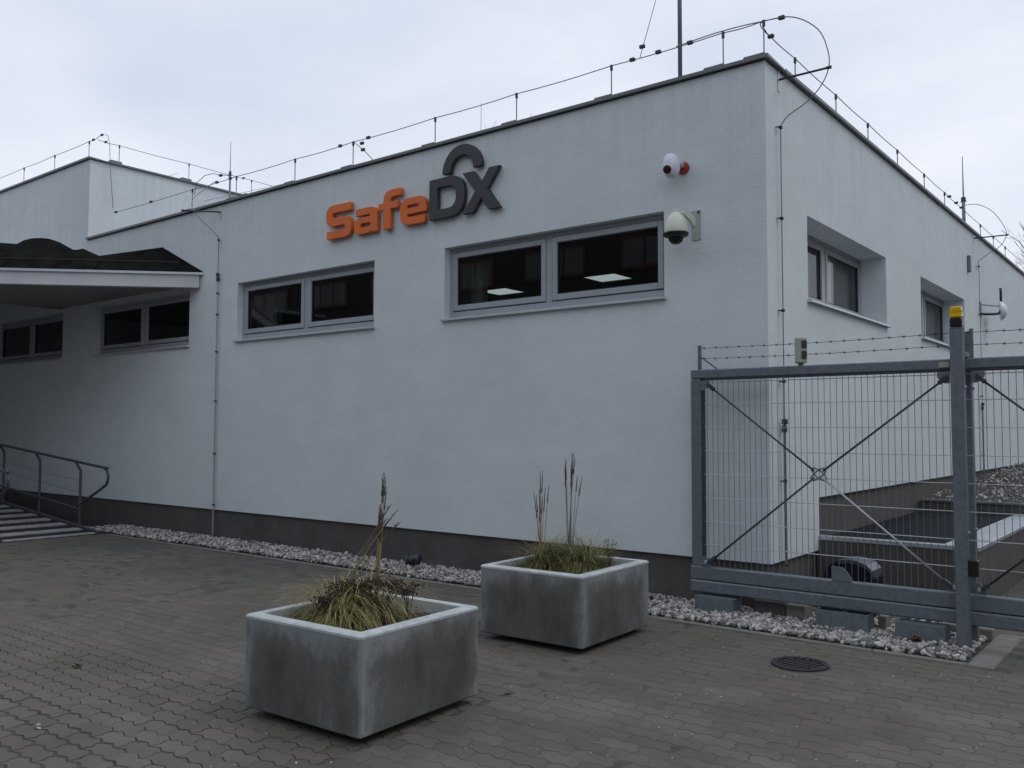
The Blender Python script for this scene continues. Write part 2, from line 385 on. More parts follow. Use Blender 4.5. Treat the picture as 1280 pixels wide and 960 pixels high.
wl.add([(XL,15,0),(XL,D,0),(XL,D,TTOP-.03),(XL,15,TTOP-.03)],[(0,1,2,3)])
pr=lambda u,z,d:(XR-d,u,z)
ys=sorted({D,8.81,YB}|{u for a in RW for u in a}); zr=[.945,SIL,HEAD,TOP-.03]
isr=lambda u0,u1,z0,z1: z0==SIL and any(a-1e-6<(u0+u1)/2<b for a,b in RW)
wall_grid(wl,ys,zr,isr,pr,.45)
for a,b in RW: reveal(wl,a,b,SIL,HEAD,pr,.45)
wl.add([pr(D,PLZ,0),pr(8.81,PLZ,0),pr(8.81,.945,0),pr(D,.945,0)],[(0,1,2,3)])
wl.add([(XR,YB,0),(XL,YB,0),(XL,YB,TOP-.03),(XR,YB,TOP-.03)],[(0,1,2,3)])
# undersides of the render above the recessed plinth
wl.add([(XL,D,PLZ),(XR,D,PLZ),(XR,D+.06,PLZ),(XL,D+.06,PLZ)],[(3,2,1,0)])
wl.add([(XR,D,PLZ),(XR,8.81,PLZ),(XR-.06,8.81,PLZ),(XR-.06,D,PLZ)],[(0,1,2,3)])
wl.add([(XR,8.81,.945),(XR,YB,.945),(XR-.06,YB,.945),(XR-.06,8.81,.945)],[(0,1,2,3)])
wl.add([(XR,8.81,PLZ),(XR-.06,8.81,PLZ),(XR-.06,8.81,.945),(XR,8.81,.945)],[(0,1,2,3)])
part('wall',wl,PL)
p=MB(); p.add([(XL,D+.035,-.05),(XR-.035,D+.035,-.05),(XR-.035,D+.035,PLZ+.01),(XL,D+.035,PLZ+.01)],[(0,1,2,3)]); part('plinth',p,PLINTH)
p=MB(); p.add([(XR-.034,D+.035,-.05),(XR-.034,YB,-.05),(XR-.034,YB,.95),(XR-.034,D+.035,.95)],[(0,1,2,3)])
part('plinth',p,PLINTH2,label='brown grey side plinth that steps up along the wall')
# coping strips with drip edge: front, side and the taller block
def coping(p0,p1,nrm,z):
    m=MB(); p0=Vector(p0); p1=Vector(p1); n=Vector(nrm)
    q=[p0+n*.045,p1+n*.045,p1-n*.40,p0-n*.40]
    m.add([Vector((a.x,a.y,z+(0 if i<2 else -.02))) for i,a in enumerate(q)]+[Vector((a.x,a.y,z-.032)) for a in q],
          [(0,1,2,3),(7,6,5,4),(0,4,5,1),(1,5,6,2),(2,6,7,3),(3,7,4,0)])
    return part('coping',m,COPING)
coping((XT,D,0),(XR+.045,D,0),(0,-1,0),TOP+.012); coping((XR,D+.40,0),(XR,YB,0),(1,0,0),TOP+.009)
coping((XL,D,0),(XT+.045,D,0),(0,-1,0),TTOP+.012); coping((XT,D+.40,0),(XT,15,0),(1,0,0),TTOP+.009)
p=MB(); p.add([(XL,D,TOP-.12),(XR,D,TOP-.12),(XR,YB,TOP-.12),(XL,YB,TOP-.12)],[(0,1,2,3)])
p.add([(XL,D,TTOP-.12),(XT,D,TTOP-.12),(XT,15,TTOP-.12),(XL,15,TTOP-.12)],[(0,1,2,3)]); part('roof',p,ROOFM)
# rooms behind the glass
p=MB(); y0,y1,x0,x1,z0,z1=D+.4,YB-.5,XL+.3,XR-.45,.6,4.0
p.add([(x0,y0,z0),(x1,y0,z0),(x1,y1,z0),(x0,y1,z0),(x0,y0,z1),(x1,y0,z1),(x1,y1,z1),(x0,y1,z1)],[(0,1,2,3),(7,6,5,4),(3,2,6,7),(0,3,7,4),(5,1,0,4),(6,2,1,5)][0:4])
part('interior',p,ROOM)
p=MB()

pieces=[(-7.45,-6.86,8.12,8.22,.6,3.99),(-11.62,-10.85,8.12,8.22,.6,3.99)]
for q_ in pieces:
    p=MB(); p.box(*q_); part('interior_wall',p,ROOMW)

def make_window(width, n=2, side=False):
    """window built in local axes: x along wall, y into the wall, z up from the sill line; origin lower left of the opening"""
    root=bpy.data.objects.new('window',None); COL.objects.link(root); root.empty_display_size=.2
    H=HEAD-SIL; y=.30 if side else .10
    f=MB(); fwid=.05
    f.box(.003,fwid,y,y+.08,.03,H-.003); f.box(width-fwid,width-.003,y,y+.08,.03,H-.003)
    f.box(fwid,width-fwid,y,y+.08,H-fwid,H-.003); f.box(fwid,width-fwid,y,y+.08,.03,.095)
    mw=.075; cx=width/2
    f.box(cx-mw/2,cx+mw/2,y-.002,y+.078,.095,H-fwid)
    obj('frame',f,FRAME,root)
    for k in range(2):
        a=fwid+.006 if k==0 else cx+mw/2+.006; b=cx-mw/2-.006 if k==0 else width-fwid-.006; z0=.107; z1=H-fwid-.006; sw=.062
        sb=MB(); ys=y-.012
        sb.bbox(a,a+sw,ys,ys+.07,z0,z1,.006); sb.bbox(b-sw,b,ys,ys+.07,z0,z1,.006)
        sb.bbox(a+sw,b-sw,ys,ys+.07,z1-sw,z1,.006); sb.bbox(a+sw,b-sw,ys,ys+.07,z0,z0+sw,.006)
        s=obj('sash',sb,FRAME,root)
        gk=MB(); q=.012; A,B,Z0,Z1=a+sw,b-sw,z0+sw,z1-sw
        gk.box(A,A+q,ys+.018,ys+.03,Z0,Z1); gk.box(B-q,B,ys+.018,ys+.03,Z0,Z1); gk.box(A+q,B-q,ys+.018,ys+.03,Z0,Z0+q); gk.box(A+q,B-q,ys+.018,ys+.03,Z1-q,Z1)
        obj('gasket',gk,GASK,root)
        pn=MB(); pn.add([(A,ys+.032,Z0),(B,ys+.032,Z0),(B,ys+.032,Z1),(A,ys+.032,Z1)],[(0,1,2,3)])
        obj('pane',pn,GLASS2 if side else GLASS,root)
    if side:
        for k in range(2):
            a=.12 if k==0 else cx+.11
            c=MB(); ns=14; wv=.92 if k==0 else .40
            vs=[]; 
            for i in range(ns+1):
                yy=y+.085+.012*math.sin(i*1.9); vs+= [(a+wv*i/ns,yy,.02),(a+wv*i/ns,yy,H-.10)]
            c.add(vs,[(2*i,2*i+2,2*i+3,2*i+1) for i in range(ns)])
            obj('curtain',c,CURT,root,True)
        c=MB(); c.add([(.02,y+.12,0),(width-.02,y+.12,0),(width-.02,y+.12,H),(.02,y+.12,H)],[(0,1,2,3)]); obj('roller_blind',c,BLIND,root)
    s=MB(); d=-.045
    s.add([(-.018,d,.004),(width+.018,d,.004),(width,y-.002,.034),(0,y-.002,.034),(-.018,d,-.016),(width+.018,d,-.016),(width,y-.002,.003),(0,y-.002,.003)],
          [(0,1,2,3),(7,6,5,4),(0,4,5,1),(1,5,6,2),(2,6,7,3),(3,7,4,0)])
    s.box(-.021,-.016,d-.003,0,-.02,.012); s.box(width+.016,width+.021,d-.003,0,-.02,.012)
    obj('sill',s,SILL,root)
    return root
w0=make_window(2.895)
def place_window(o,loc,rz):
    o.parent=bld; o.matrix_parent_inverse=Matrix.Translation((-XR,-D,0)); o.location=loc; o.rotation_euler=(0,0,rz)
for i,(a,b) in enumerate(FW):
    o=w0 if i==0 else dup(w0)
    place_window(o,(a,D,SIL),0); o.scale=((b-a)/2.895,1,1)
ws=make_window(2.72,side=True)
for i,(a,b) in enumerate(RW):
    o=ws if i==0 else dup(ws)
    place_window(o,(XR,a,SIL),R(90)); o.scale=((b-a)/2.72,1,1)
# ceiling panel lights seen through the windows
for i,(cx,cy) in enumerate([(-7.33,11.71),(-9.51,11.78)]):
    t=thing('ceiling_light',['lit square ceiling panel seen through the right pane of the nearest front window','lit square ceiling panel seen through the left pane of the nearest front window'][i],'ceiling light',(cx,cy,4.0),'ceiling panel lights in the office')
    m=MB(); m.box(-.28,.28,-.27,.27,-.012,-.002); obj('diffuser',m,PANEL,t)
    m=MB()
    for q in ((-.305,-.28,-.295,.295),(.28,.305,-.295,.295),(-.28,.28,-.295,-.27),(-.28,.28,.27,.295)): m.box(*q,-.02,-.002)
    obj('frame',m,WHITEP,t)

# ------------------------------------------------------------------ lettering on the wall
def rounded(pts):
    out=[]; n=len(pts)
    for i,(x,z,r) in enumerate(pts):
        p=Vector((x,z)); a=Vector(pts[i-1][:2])-p; b=Vector(pts[(i+1)%n][:2])-p
        if r<1e-4: out.append(p); continue
        r=min(r,a.length*.48 if pts[i-1][2]>.02 else a.length*.95,b.length*.48 if pts[(i+1)%n][2]>.02 else b.length*.95)
        A=p+a.normalized()*r; B=p+b.normalized()*r
        for k in range(7):
            t=k/6; out.append(A*(1-t)**2+p*2*t*(1-t)*1.0+B*t*t)
    return out
def letter_mesh(name,outs,depth):
    cu=bpy.data.curves.new(name,'CURVE'); cu.dimensions='2D'; cu.fill_mode='BOTH'; cu.extrude=depth/2; cu.bevel_depth=.004; cu.bevel_resolution=1
    for pts in outs:
        sp=cu.splines.new('POLY'); q=rounded(pts); sp.points.add(len(q)-1); sp.use_cyclic_u=True
        for i,v in enumerate(q): sp.points[i].co=(v.x,v.y,0,1)
    o=bpy.data.objects.new('tmp',cu); COL.objects.link(o)
    dg=bpy.context.evaluated_depsgraph_get(); me=bpy.data.meshes.new_from_object(o.evaluated_get(dg)); me.name=name
    bpy.data.objects.remove(o); return me
LET=[
 ([[(.47,.435,.015),(0,.435,.16),(0,.165,.13),(.37,.165,.05),(.37,.098,.05),(.02,.098,.012),(.02,0,.012),(.485,0,.16),(.485,.265,.13),(.115,.265,.05),(.115,.337,.05),(.47,.337,.012)]],-9.035,4.083,'orange letter S'),
 ([[(.03,.315,.03),(.03,.232,.012),(.30,.232,.03),(.30,.197,.01),(0,.197,.10),(0,-.005,.10),(.27,-.005,.03),(.325,.03,.02),(.325,0,.004),(.42,0,.01),(.42,.315,.13)],[(.112,.128,.03),(.112,.07,.03),(.30,.07,.02),(.30,.128,.008)]],-8.49,4.078,'orange letter a'),
 ([[(.085,0,.008),(.205,0,.008),(.205,.245,.004),(.33,.245,.012),(.33,.325,.012),(.205,.325,.004),(.205,.392,.05),(.385,.392,.012),(.385,.475,.012),(.085,.475,.15),(.085,.325,.004),(0,.325,.012),(0,.245,.012),(.085,.245,.004)]],-8.043,4.073,'orange letter f'),
 ([[(0,0,.14),(.41,0,.025),(.41,.085,.012),(.115,.085,.05),(.115,.13,.006),(.435,.13,.012),(.435,.322,.14),(0,.322,.14)],[(.115,.2,.006),(.115,.24,.045),(.315,.24,.045),(.315,.2,.006)]],-7.663,4.072,'orange letter e'),
 ([[(0,0,0),(.545,0,.24),(.545,.468,.24),(0,.468,0)],[(.125,.1,0),(.42,.1,.13),(.42,.368,.13),(.125,.368,0)]],-7.175,4.075,'dark grey letter D'),
 ([[(0,0,.004),(.155,0,.004),(.272,.158,0),(.385,0,.004),(.545,0,.004),(.355,.243,0),(.54,.468,.004),(.392,.468,.004),(.275,.318,0),(.155,.468,.004),(0,.468,.004),(.19,.235,0)]],-6.652,4.07,'dark grey letter X'),
]
sg=thing('wall_sign','raised orange and dark grey company lettering with a padlock shackle high on the white wall','sign',(-7.6,D,4.07))
def sign_part(me,m,x,z,label):
    me.materials.clear(); me.materials.append(m)
    o=bpy.data.objects.new('letter' if 'letter' in label else 'shackle',me); COL.objects.link(o); o.parent=sg
    o.location=(x+7.6,-.045,z-4.07); o.rotation_euler=(R(90),0,0); o['label']=label
for i,(outs,x,z,lab) in enumerate(LET): sign_part(letter_mesh('letter',outs,.045),ORANGE if i<4 else ANTHR,x,z,lab)
arc=[(.296*math.cos(R(a)),.296*math.sin(R(a)),0) for a in range(0,181,6)]+[(.178*math.cos(R(a)),.178*math.sin(R(a)),0) for a in range(180,-1,-6)]
sign_part(letter_mesh('shackle',[arc],.045),ANTHR,-6.67,4.587,'dark grey arched padlock shackle above the last two signs')

# ------------------------------------------------------------------ canopy at the entrance
cn=thing('entrance_canopy','white entrance canopy with black bitumen covered pitched roof against the left of the wall','canopy',(-14,6,0))
def cpart(n,mb,m,**k):
    o=obj(n,mb,m,cn,**k); o.matrix_parent_inverse=Matrix.Translation((14,-6,0)); return o
T=Vector((-11.93,D-.002,0)); dv=Vector((-.7071,-.7071,0)); nv=Vector((-.7071,.7071,0)); LEN=8.6
def eave(s,dd,z): q=T+dv*s+nv*dd; return Vector((q.x,q.y,z))
E1=eave(LEN,0,0)
# fascia board and drip edge along the diagonal
m=MB()
def slabpoly(pts,z0,z1):
    n=len(pts); return [(p[0],p[1],z0) for p in pts]+[(p[0],p[1],z1) for p in pts],[tuple(reversed(range(n))),tuple(range(n,2*n))]+[(i,(i+1)%n,n+(i+1)%n,n+i) for i in range(n)]
s0=.09
m.add(*slabpoly([eave(s0,.03,0),eave(s0,.03,0)+nv*.001,eave(s0,.03,0)],0,0)) if False else None
m.add([eave(.08,.035,3.755),eave(LEN,.035,3.755),eave(LEN,.16,3.755),eave(.10,.16-.0,3.755),eave(.08,.035,3.948),eave(LEN,.035,3.948),eave(LEN,.16,3.948),eave(.10,.16,3.948)],
      [(0,1,2,3),(7,6,5,4),(4,5,1,0),(5,6,2,1),(6,7,3,2),(7,4,0,3)])
cpart('fascia',m,FASC)
m=MB(); m.add([eave(0,0,3.948),eave(LEN,0,3.948),eave(LEN,.2,3.948),eave(0,.2,3.948),eave(0,0,3.982),eave(LEN,0,3.982),eave(LEN,.2,3.982),eave(0,.2,3.982)],
      [(0,1,2,3),(7,6,5,4),(4,5,1,0),(5,6,2,1),(6,7,3,2),(7,4,0,3)])
cpart('drip_edge',m,SILL)
# soffit, lower part right of x=-16.43 and a higher part to its left
m=MB(); a=eave(.2,.1,0); xs=-16.43; ye=a.y-(a.x-xs)
m.add(*slabpoly([(a.x,D,0),(a.x,a.y,0),(xs,ye,0),(xs,D,0)],3.815,3.94)); 
m.add(*slabpoly([(xs,D,0),(xs,E1.y+.2,0),(-26,E1.y+.2,0),(-26,D,0)],4.25,4.32))
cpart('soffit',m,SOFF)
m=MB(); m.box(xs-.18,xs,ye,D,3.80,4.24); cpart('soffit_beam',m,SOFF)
# roof: slope from the eave to an uneven ridge line, pushed back toward the wall
k=.66
sil=[(-14.83,5.836),(-14.624,6.0),(-14.692,6.134),(-14.676,6.247),(-14.607,6.352),(-14.485,6.434),(-14.28,6.492),(-13.927,6.506),(-13.853,6.564),(-13.832,6.654),(-13.44,6.72),(-13.086,7.562)]
rid=[]
for (x,y) in sil:
    q=Vector((x,y,0))-T; rid.append((q.dot(dv),q.dot(nv)))
rid=[(LEN,rid[0][1])]+rid
m=MB(); seam=.30; back=.75
front=[]
for (s,dd) in rid: front.append(eave(s,dd,3.982+k*dd))
front.append(eave(0.0,.0,3.984)); 
low=[eave(s,0,3.984) for (s,dd) in rid]
sm=[eave(s,min(seam,dd),3.984+k*min(seam,dd)) for (s,dd) in rid]
n=len(rid); tip=eave(0,0,3.984)
vs=low+sm+front[:n]+[f+nv*back for f in front[:n]]+[tip]
fs=[]
for i in range(n-1):
    fs.append((i,i+1,n+i+1,n+i)); fs.append((n+i,n+i+1,2*n+i+1,2*n+i)); fs.append((2*n+i,2*n+i+1,3*n+i+1,3*n+i))
fs.append((n-1,4*n,2*n-1)); fs.append((2*n-1,4*n,3*n-1))
m.add(vs,fs); cpart('pitched_roof',m,BITU)
m=MB(); m.bar(eave(LEN,seam,4.002+k*seam-.012),eave(.45,seam,4.002+k*seam-.012),.02,.022); cpart('roof_seam',m,mat('dull_seam_strip',(.018,.02,.017),.7,var=.2))
for q in (1.6,2.9,4.1,5.4):
    m=MB(); m.bar(eave(q,.02,4.005),eave(q,.29,4.005+k*.27),.02,.012); cpart('shingle_joint',m,BITU)
# canopy columns out of sight to the left
m=MB()
for s in (6.2,): q=eave(s,.3,0); m.box(q.x-.15,q.x+.15,q.y-.15,q.y+.15,0,3.82)
cpart('column',m,FASC)
# unseen porch wall added to keep side light from under the canopy
m=MB(); m.box(-20.6,-20.3,1.5,D-.002,0,4.2); obj('light_block_wall',m,PL,label='white rendered wall added out of view left of the entrance canopy to block light',cat='wall')

# ------------------------------------------------------------------ ramp and handrails
rp=thing('access_ramp','sloping access ramp with alternating pale and dark strips below the canopy','ramp',(-13.45,6.1,0))
def rpart(n,mb,m,par=rp,**k): o=obj(n,mb,m,par,**k); o.matrix_parent_inverse=Matrix.Translation((-par.location.x,-par.location.y,-par.location.z)); return o
sl=.081; zr_=lambda x: (-13.45-x)*sl
X0,X1=-13.42,-20.2
m=MB(); m.add([(X0,5.43,.004),(X0,6.80,.004),(X1,6.80,zr_(X1)),(X1,5.43,zr_(X1)),(X0,5.43,-.02),(X0,6.80,-.02),(X1,6.80,-.02),(X1,5.43,-.02)],[(0,1,2,3),(0,4,5,1),(1,5,6,2),(2,6,7,3),(3,7,4,0)]); rpart('deck',m,RAMPD)
x=-13.43; strip=None; i=0
while x>-20:
    ww=.12 if i==0 else .20
    m=MB(); z0,z1=max(zr_(x),.004)+.004,zr_(x-ww)+.006
    m.add([(x,5.45,z0+.012),(x,6.78,z0+.012),(x-ww,6.78,z1+.012),(x-ww,5.45,z1+.012),(x,5.45,z0),(x,6.78,z0),(x-ww,6.78,z1),(x-ww,5.45,z1)],[(0,1,2,3),(0,4,5,1),(1,5,6,2),(2,6,7,3),(3,7,4,0)])
    rpart('strip',m,RAMPL); x-=.40 if i==0 else .525; i+=1
for y in (5.40,6.83):
    m=MB(); m.add([(X0+.02,y-.03,-.02),(X0+.02,y+.03,-.02),(X1,y+.03,-.02),(X1,y-.03,-.02),(X0+.02,y-.03,.035),(X0+.02,y+.03,.035),(X1,y+.03,zr_(X1)+.05),(X1,y-.03,zr_(X1)+.05)],[(3,2,1,0),(4,5,6,7),(0,1,5,4),(1,2,6,5),(2,3,7,6),(3,0,4,7)]); rpart('stringer',m,RAIL)
def handrail(y,xe,label,x_end,inner):
    h=thing('handrail',label,'handrail',(xe,y,0),'handrails of the access ramp')
    rs=.0825
    pts=smooth_path([(x_end,y,1.01+(-13.44-x_end)*rs),(xe-.55,y,1.045),(xe-.16,y,1.012),(xe-.03,y,.945),(xe,y,.88),(xe-.03,y,.79),(xe-.16,y,.70),(xe-1.0,y,.365),(xe-1.13,y,.345),(xe-1.35,y,.375),(x_end,y,.36+(xe-1.2-x_end)*rs)],4)
    m=MB(); m.tube(pts,.021,8); rpart('top_rail',m,RAIL,h,smooth=True)
    for k in range(5):
        px=xe-.87-1.42*k; 
        if px<x_end: break
        zt=1.01+(-13.44-px)*rs+ (0 if xe<-13.2 else .0)
        m=MB(); m.tube([(px,y,zr_(px)),(px,y,zt-.13),(px-.05,y,zt-.09),(px-.17,y,zt+.005)],.022,8); rpart('post',m,RAIL,h)
        m=MB(); m.box(px-.05,px+.05,y-.05,y+.05,zr_(px),zr_(px)+.012); rpart('base_plate',m,RAIL,h)
    for zz in (.78,.60):
        m=MB(); m.tube([(xe-.9,y,zz),(x_end,y,zz+(xe-.9-x_end)*rs)],.0035,4); rpart('wire',m,RAIL,h)
handrail(6.88,-13.295,'tubular steel handrail with looped end beside the white wall, far side of the ramp',-20,1)
handrail(5.37,-13.12,'tubular steel handrail with looped end at the left picture edge, near side of the ramp',-20,1)

# ------------------------------------------------------------------ light well with grating behind the gate
lw=thing('light_well','low brown rendered light well with steel grating and pale metal edging beside the wall','light well',(-2.36,10.7,0))
def lpart(n,mb,m,**k): o=obj(n,mb,m,lw,**k); o.matrix_parent_inverse=Matrix.Translation((2.36,-10.7,0)); return o
xa,xb,ya,yb,zt=XR-.02,-1.66,8.80,12.6,.53
m=MB(); m.box(xa,xb,ya,ya+.2,-.02,zt); m.box(xb-.2,xb,ya+.2,yb,-.02,zt); lpart('wall',m,PLINTH2)
m=MB(); m.bbox(xa+.02,xb+.012,ya-.012,ya+.07,zt+.002,zt+.045,.004); lpart('edge_strip',m,GALVL)
m=MB(); m.bbox(xb-.30,xb+.012,ya+.072,yb,zt+.002,zt+.042,.004); lpart('edge_strip',m,GALVL,label='wide pale metal edge strip')
m=MB(); y=ya+.09
while y<yb: m.box(xa+.03,xb-.302,y,y+.006,zt-.02,zt+.02); y+=.034
xx=xa+.06
while xx<xb-.31: m.box(xx,xx+.008,ya+.075,yb,zt-.018,zt+.014); xx+=.10
o=lpart('grating',m,STEELD); o['kind']='stuff'
m=MB(); m.add([(xa,ya+.2,-.01),(xb-.2,ya+.2,-.01),(xb-.2,yb,-.01),(xa,yb,-.01)],[(0,1,2,3)]); lpart('floor',m,PLINTH)
# raised bed behind it
rb=MB(); rb.box(xa,3.5,yb+.005,23,-.02,.68); obj('raised_bed',rb,PLINTH2,label='raised gravel bed with brown retaining face behind the light well',cat='terrain',kind='structure')
m=MB(); m.bbox(xa+.05,3.5,yb-.02,yb+.06,.684,.715,.004); o=obj('bed_edging',m,GALV,label='thin steel edging along the top of the raised gravel bed',cat='edging')

# ------------------------------------------------------------------ paving
LP,WP,AM=.24,.1175,.0135
def tri(x): return AM if int(round(x/(LP/4)))%2 else -AM
def paver_outline(x0,x1,y0,y1,lflat,rflat,xo):
    n=int(round((x1-x0)/(LP/4))); b=[];t=[]
    for i in range(n+1):
        xx=x0+(x1-x0)*i/n; q=tri(xx-xo); b.append((xx,y0+q)); t.append((xx,y1+q))
    r=[] if rflat else [(x1+.013,y0+(y1-y0)*.34),(x1-.011,y0+(y1-y0)*.68)]
    l=[] if lflat else [(x0-.011,y0+(y1-y0)*.68),(x0+.013,y0+(y1-y0)*.34)]
    return b+r+t[::-1]+l
def paver_mesh_data(out,g,h=.010,ch=.0035,zt=0,tilt=(0,0)):
    cx=sum(p[0] for p in out)/len(out); cy=sum(p[1] for p in out)/len(out)
    xs=[p[0] for p in out]; ys=[p[1] for p in out]; w=max(xs)-min(xs); d=max(ys)-min(ys)-2*AM
    n=len(out); a=1-2*(g+ch)/w; b=1-2*(g+ch)/d; a2=1-2*g/w; b2=1-2*g/d
    vs=[(cx+(x-cx)*a,cy+(y-cy)*b,zt+tilt[0]*(x-cx)+tilt[1]*(y-cy)) for x,y in out]+[(cx+(x-cx)*a2,cy+(y-cy)*b2,zt-h) for x,y in out]
    fs=[tuple(range(n))]+[((i+1)%n,i,n+i,n+(i+1)%n) for i in range(n)]
    return vs,fs
pav=MB(); pav.add([(-40,-30,-.006),(30,-30,-.006),(30,40,-.006),(-40,40,-.006)],[(0,1,2,3)])
SB=[(-40,-7.75,-30,40,-.0004),(-7.75,-3.39,4.3,6.9,-.0008),(-3.39,30,-30,40,-.0009),(-7.75,-4.2,3.3,4.3,-.0018)]
pave=obj('pavement',pav,BEDS,label='grey interlocking zigzag concrete paving of the forecourt',cat='pavement',kind='structure')
def in_gravel(x,y):
    return (y>6.86 and x<-1.36 and y<12.6) or (y>6.77 and -3.95<x<-1.19 and y<7.87) or (y>8.7 and y<12.7 and x<-1.63)
for a_,b_,c_,d_,e_ in SB:
    q=MB(); q.add([(a_,c_,e_),(b_,c_,e_),(b_,d_,e_),(a_,d_,e_)],[(0,1,2,3)]); obj('joint_filling',q,SANDF,pave)
PV=[]
fields=[(-17.05,-7.75,.0),(-7.75,-3.39,.03),(-3.39,7.5,.055)]
for fi,(fa,fb,oy) in enumerate(fields):
    r=0; y=-1.2+oy
    while y<(6.84 if fi<2 else 12.55):
        x=fa
        if r%2: seq=[LP/2]
        else: seq=[]
        while True:
            ln=seq.pop() if seq else LP
            x1=min(x+ln,fb)
            if x1-x<LP*.24: break
            nseg=max(1,int(round((x1-x)/(LP/4)))); x1=x+nseg*LP/4
            lf=(x==fa); rf=(x1>=fb-1e-4)
            cx,cy=(x+x1)/2,y+WP/2
            if not in_gravel(cx,cy+.03) and not (cx<-13.4 and 5.35<cy<6.9 ) and math.hypot(cx+2.265,cy-6.07)>.20:
                PV.append((x,x1,y,y+WP,lf,rf,fa,cx,cy,fi))
            x=x1
            if x>=fb-1e-4: break
        y+=WP; r+=1
def vis(p):
    q=project((p[7],p[8],0)); return q is not None and -20<q[0]<1300 and q[1]<985 and not hidden(p[7],p[8])
def hidden(x,y): return (-4.35<x<-3.35 and 3.05<y<4.6)
full=[i for i,p in enumerate(PV) if abs(p[1]-p[0]-LP)<1e-6 and vis(p)]
full.sort(key=lambda i:(Vector((PV[i][7],PV[i][8],0))-CAM).length)
near=set(full[:300])
def worn(x,y): return y<2.42+.10*math.sin(x*3) and x<-4.2
meshes={}
for wk in (0,1):
    for v in range(3):
        out=paver_outline(-LP/2,LP/2,-WP/2,WP/2,False,False,-LP/2)
        vs,fs=paver_mesh_data(out,.0046 if wk else .0022,.014,.005 if wk else .0025)
        q=random.Random(v+wk*5); n=len(out)
        vs=[(a+q.uniform(-.0016,.0016),b+q.uniform(-.0016,.0016),c) for a,b,c in vs]
        me=bpy.data.meshes.new('paver'); me.from_pydata(vs,[],fs); me.materials.append(PAVO); me.update(); meshes[wk,v]=me
st=MB()
for i,p in enumerate(PV):
    x0,x1,y0,y1,lf,rf,fa,cx,cy,fi=p; wk=1 if worn(cx,cy) else 0
    if i in near:
        o=bpy.data.objects.new('paver',meshes[wk,random.randrange(3)]); COL.objects.link(o); o.parent=pave
        qf=1 if fi==1 else .4
        o.location=(cx+random.gauss(0,.0012),cy+random.gauss(0,.0012),qf*random.uniform(-.0018,.0018)-(.002 if wk else 0)); o.rotation_euler=(qf*random.gauss(0,.006),qf*random.gauss(0,.005),random.gauss(0,.006))
    else:
        out=paver_outline(x0,x1,y0,y1,lf,rf,fa)
        st.add(*paver_mesh_data(out,.0044 if wk else .0020,.012,.0025,random.uniform(-.0007,.0007),(random.gauss(0,.0025),random.gauss(0,.004))))
o=obj('paver_field',st,PAVI,pave); o['kind']='stuff'
# kerbs
def kerb(x0,x1,y0,y1,z=.012,m=KERB):
    q=MB(); q.bbox(x0,x1,y0,y1,-.06,z,.008); return obj('kerb_stone',q,m,pave)
x=-13.3
while x<-3.95: kerb(x+.004,min(x+.996,-3.95),6.875,6.925,.008+random.uniform(-.003,.003)); x+=1.0
x=-3.92
while x<-1.40: kerb(x+.003,min(x+.637,-1.372),6.785,6.835,.006+random.uniform(-.002,.003)); x+=.64
kerb(-1.368,-1.20,6.775,7.86,.010)
kerb(-1.368,.2,7.87,7.95,.008)

# ------------------------------------------------------------------ gravel
def icos():
    t=(1+5**.5)/2; v=np.array([(-1,t,0),(1,t,0),(-1,-t,0),(1,-t,0),(0,-1,t),(0,1,t),(0,-1,-t),(0,1,-t),(t,0,-1),(t,0,1),(-t,0,-1),(-t,0,1)],float)
    v/=np.linalg.norm(v[0])
    f=np.array([(0,11,5),(0,5,1),(0,1,7),(0,7,10),(0,10,11),(1,5,9),(5,11,4),(11,10,2),(10,7,6),(7,1,8),(3,9,4),(3,4,2),(3,2,6),(3,6,8),(3,8,9),(4,9,5),(2,4,11),(6,2,10),(8,6,7),(9,8,1)])
    return v,f
IV,IF=icos()
def stones(name,pos,size,m,parent=None,**k):
    n=len(pos); V=np.repeat(IV[None],n,0)
    sc=rng.uniform(.5,1.25,(n,1,3)); sc[:,:,2]*=.75; V=V*sc*(1+rng.normal(0,.16,(n,12,1)))
    a=rng.uniform(0,6.28,n); b=rng.uniform(-.7,.7,n)
    cb,sb=np.cos(b)[:,None],np.sin(b)[:,None]; y=V[:,:,1]*cb-V[:,:,2]*sb; z=V[:,:,1]*sb+V[:,:,2]*cb
    ca,sa=np.cos(a)[:,None],np.sin(a)[:,None]; x=V[:,:,0]*ca-y*sa; y2=V[:,:,0]*sa+y*ca
    V=np.stack([x,y2,z],2)*np.asarray(size).reshape(-1,1,1)+np.asarray(pos)[:,None,:]
    F=(IF[None]+(np.arange(n)*12)[:,None,None]).reshape(-1,3)
    me=bpy.data.meshes.new(name); me.vertices.add(n*12); me.vertices.foreach_set('co',V.reshape(-1))
    me.loops.add(len(F)*3); me.loops.foreach_set('vertex_index',F.reshape(-1)); me.polygons.add(len(F))
    me.polygons.foreach_set('loop_start',np.arange(len(F))*3); me.update(calc_edges=True); me.validate()
    me.materials.append(m); o=bpy.data.objects.new(name,me); COL.objects.link(o)
    if parent: o.parent=parent
    return setp(o,**k)
bed=MB(); bed.add([(-17,6.925,.0),(-3.95,6.925,.0),(-3.95,7.65,.02),(-17,7.65,.02)],[(0,1,2,3)]); bed.add([(-3.95,6.835,-.002),(-1.37,6.835,-.002),(-1.37,8.81,-.002),(-3.95,8.81,-.002)],[(0,1,2,3)])
bed.add([(XR,12.66,.684),(3.4,12.66,.684),(3.4,23,.684),(XR,23,.684)],[(0,1,2,3)])
obj('gravel_bed_base',bed,GBED,label='dark soil under the gravel strip along the plinth',cat='soil',kind='structure')
ps=[]
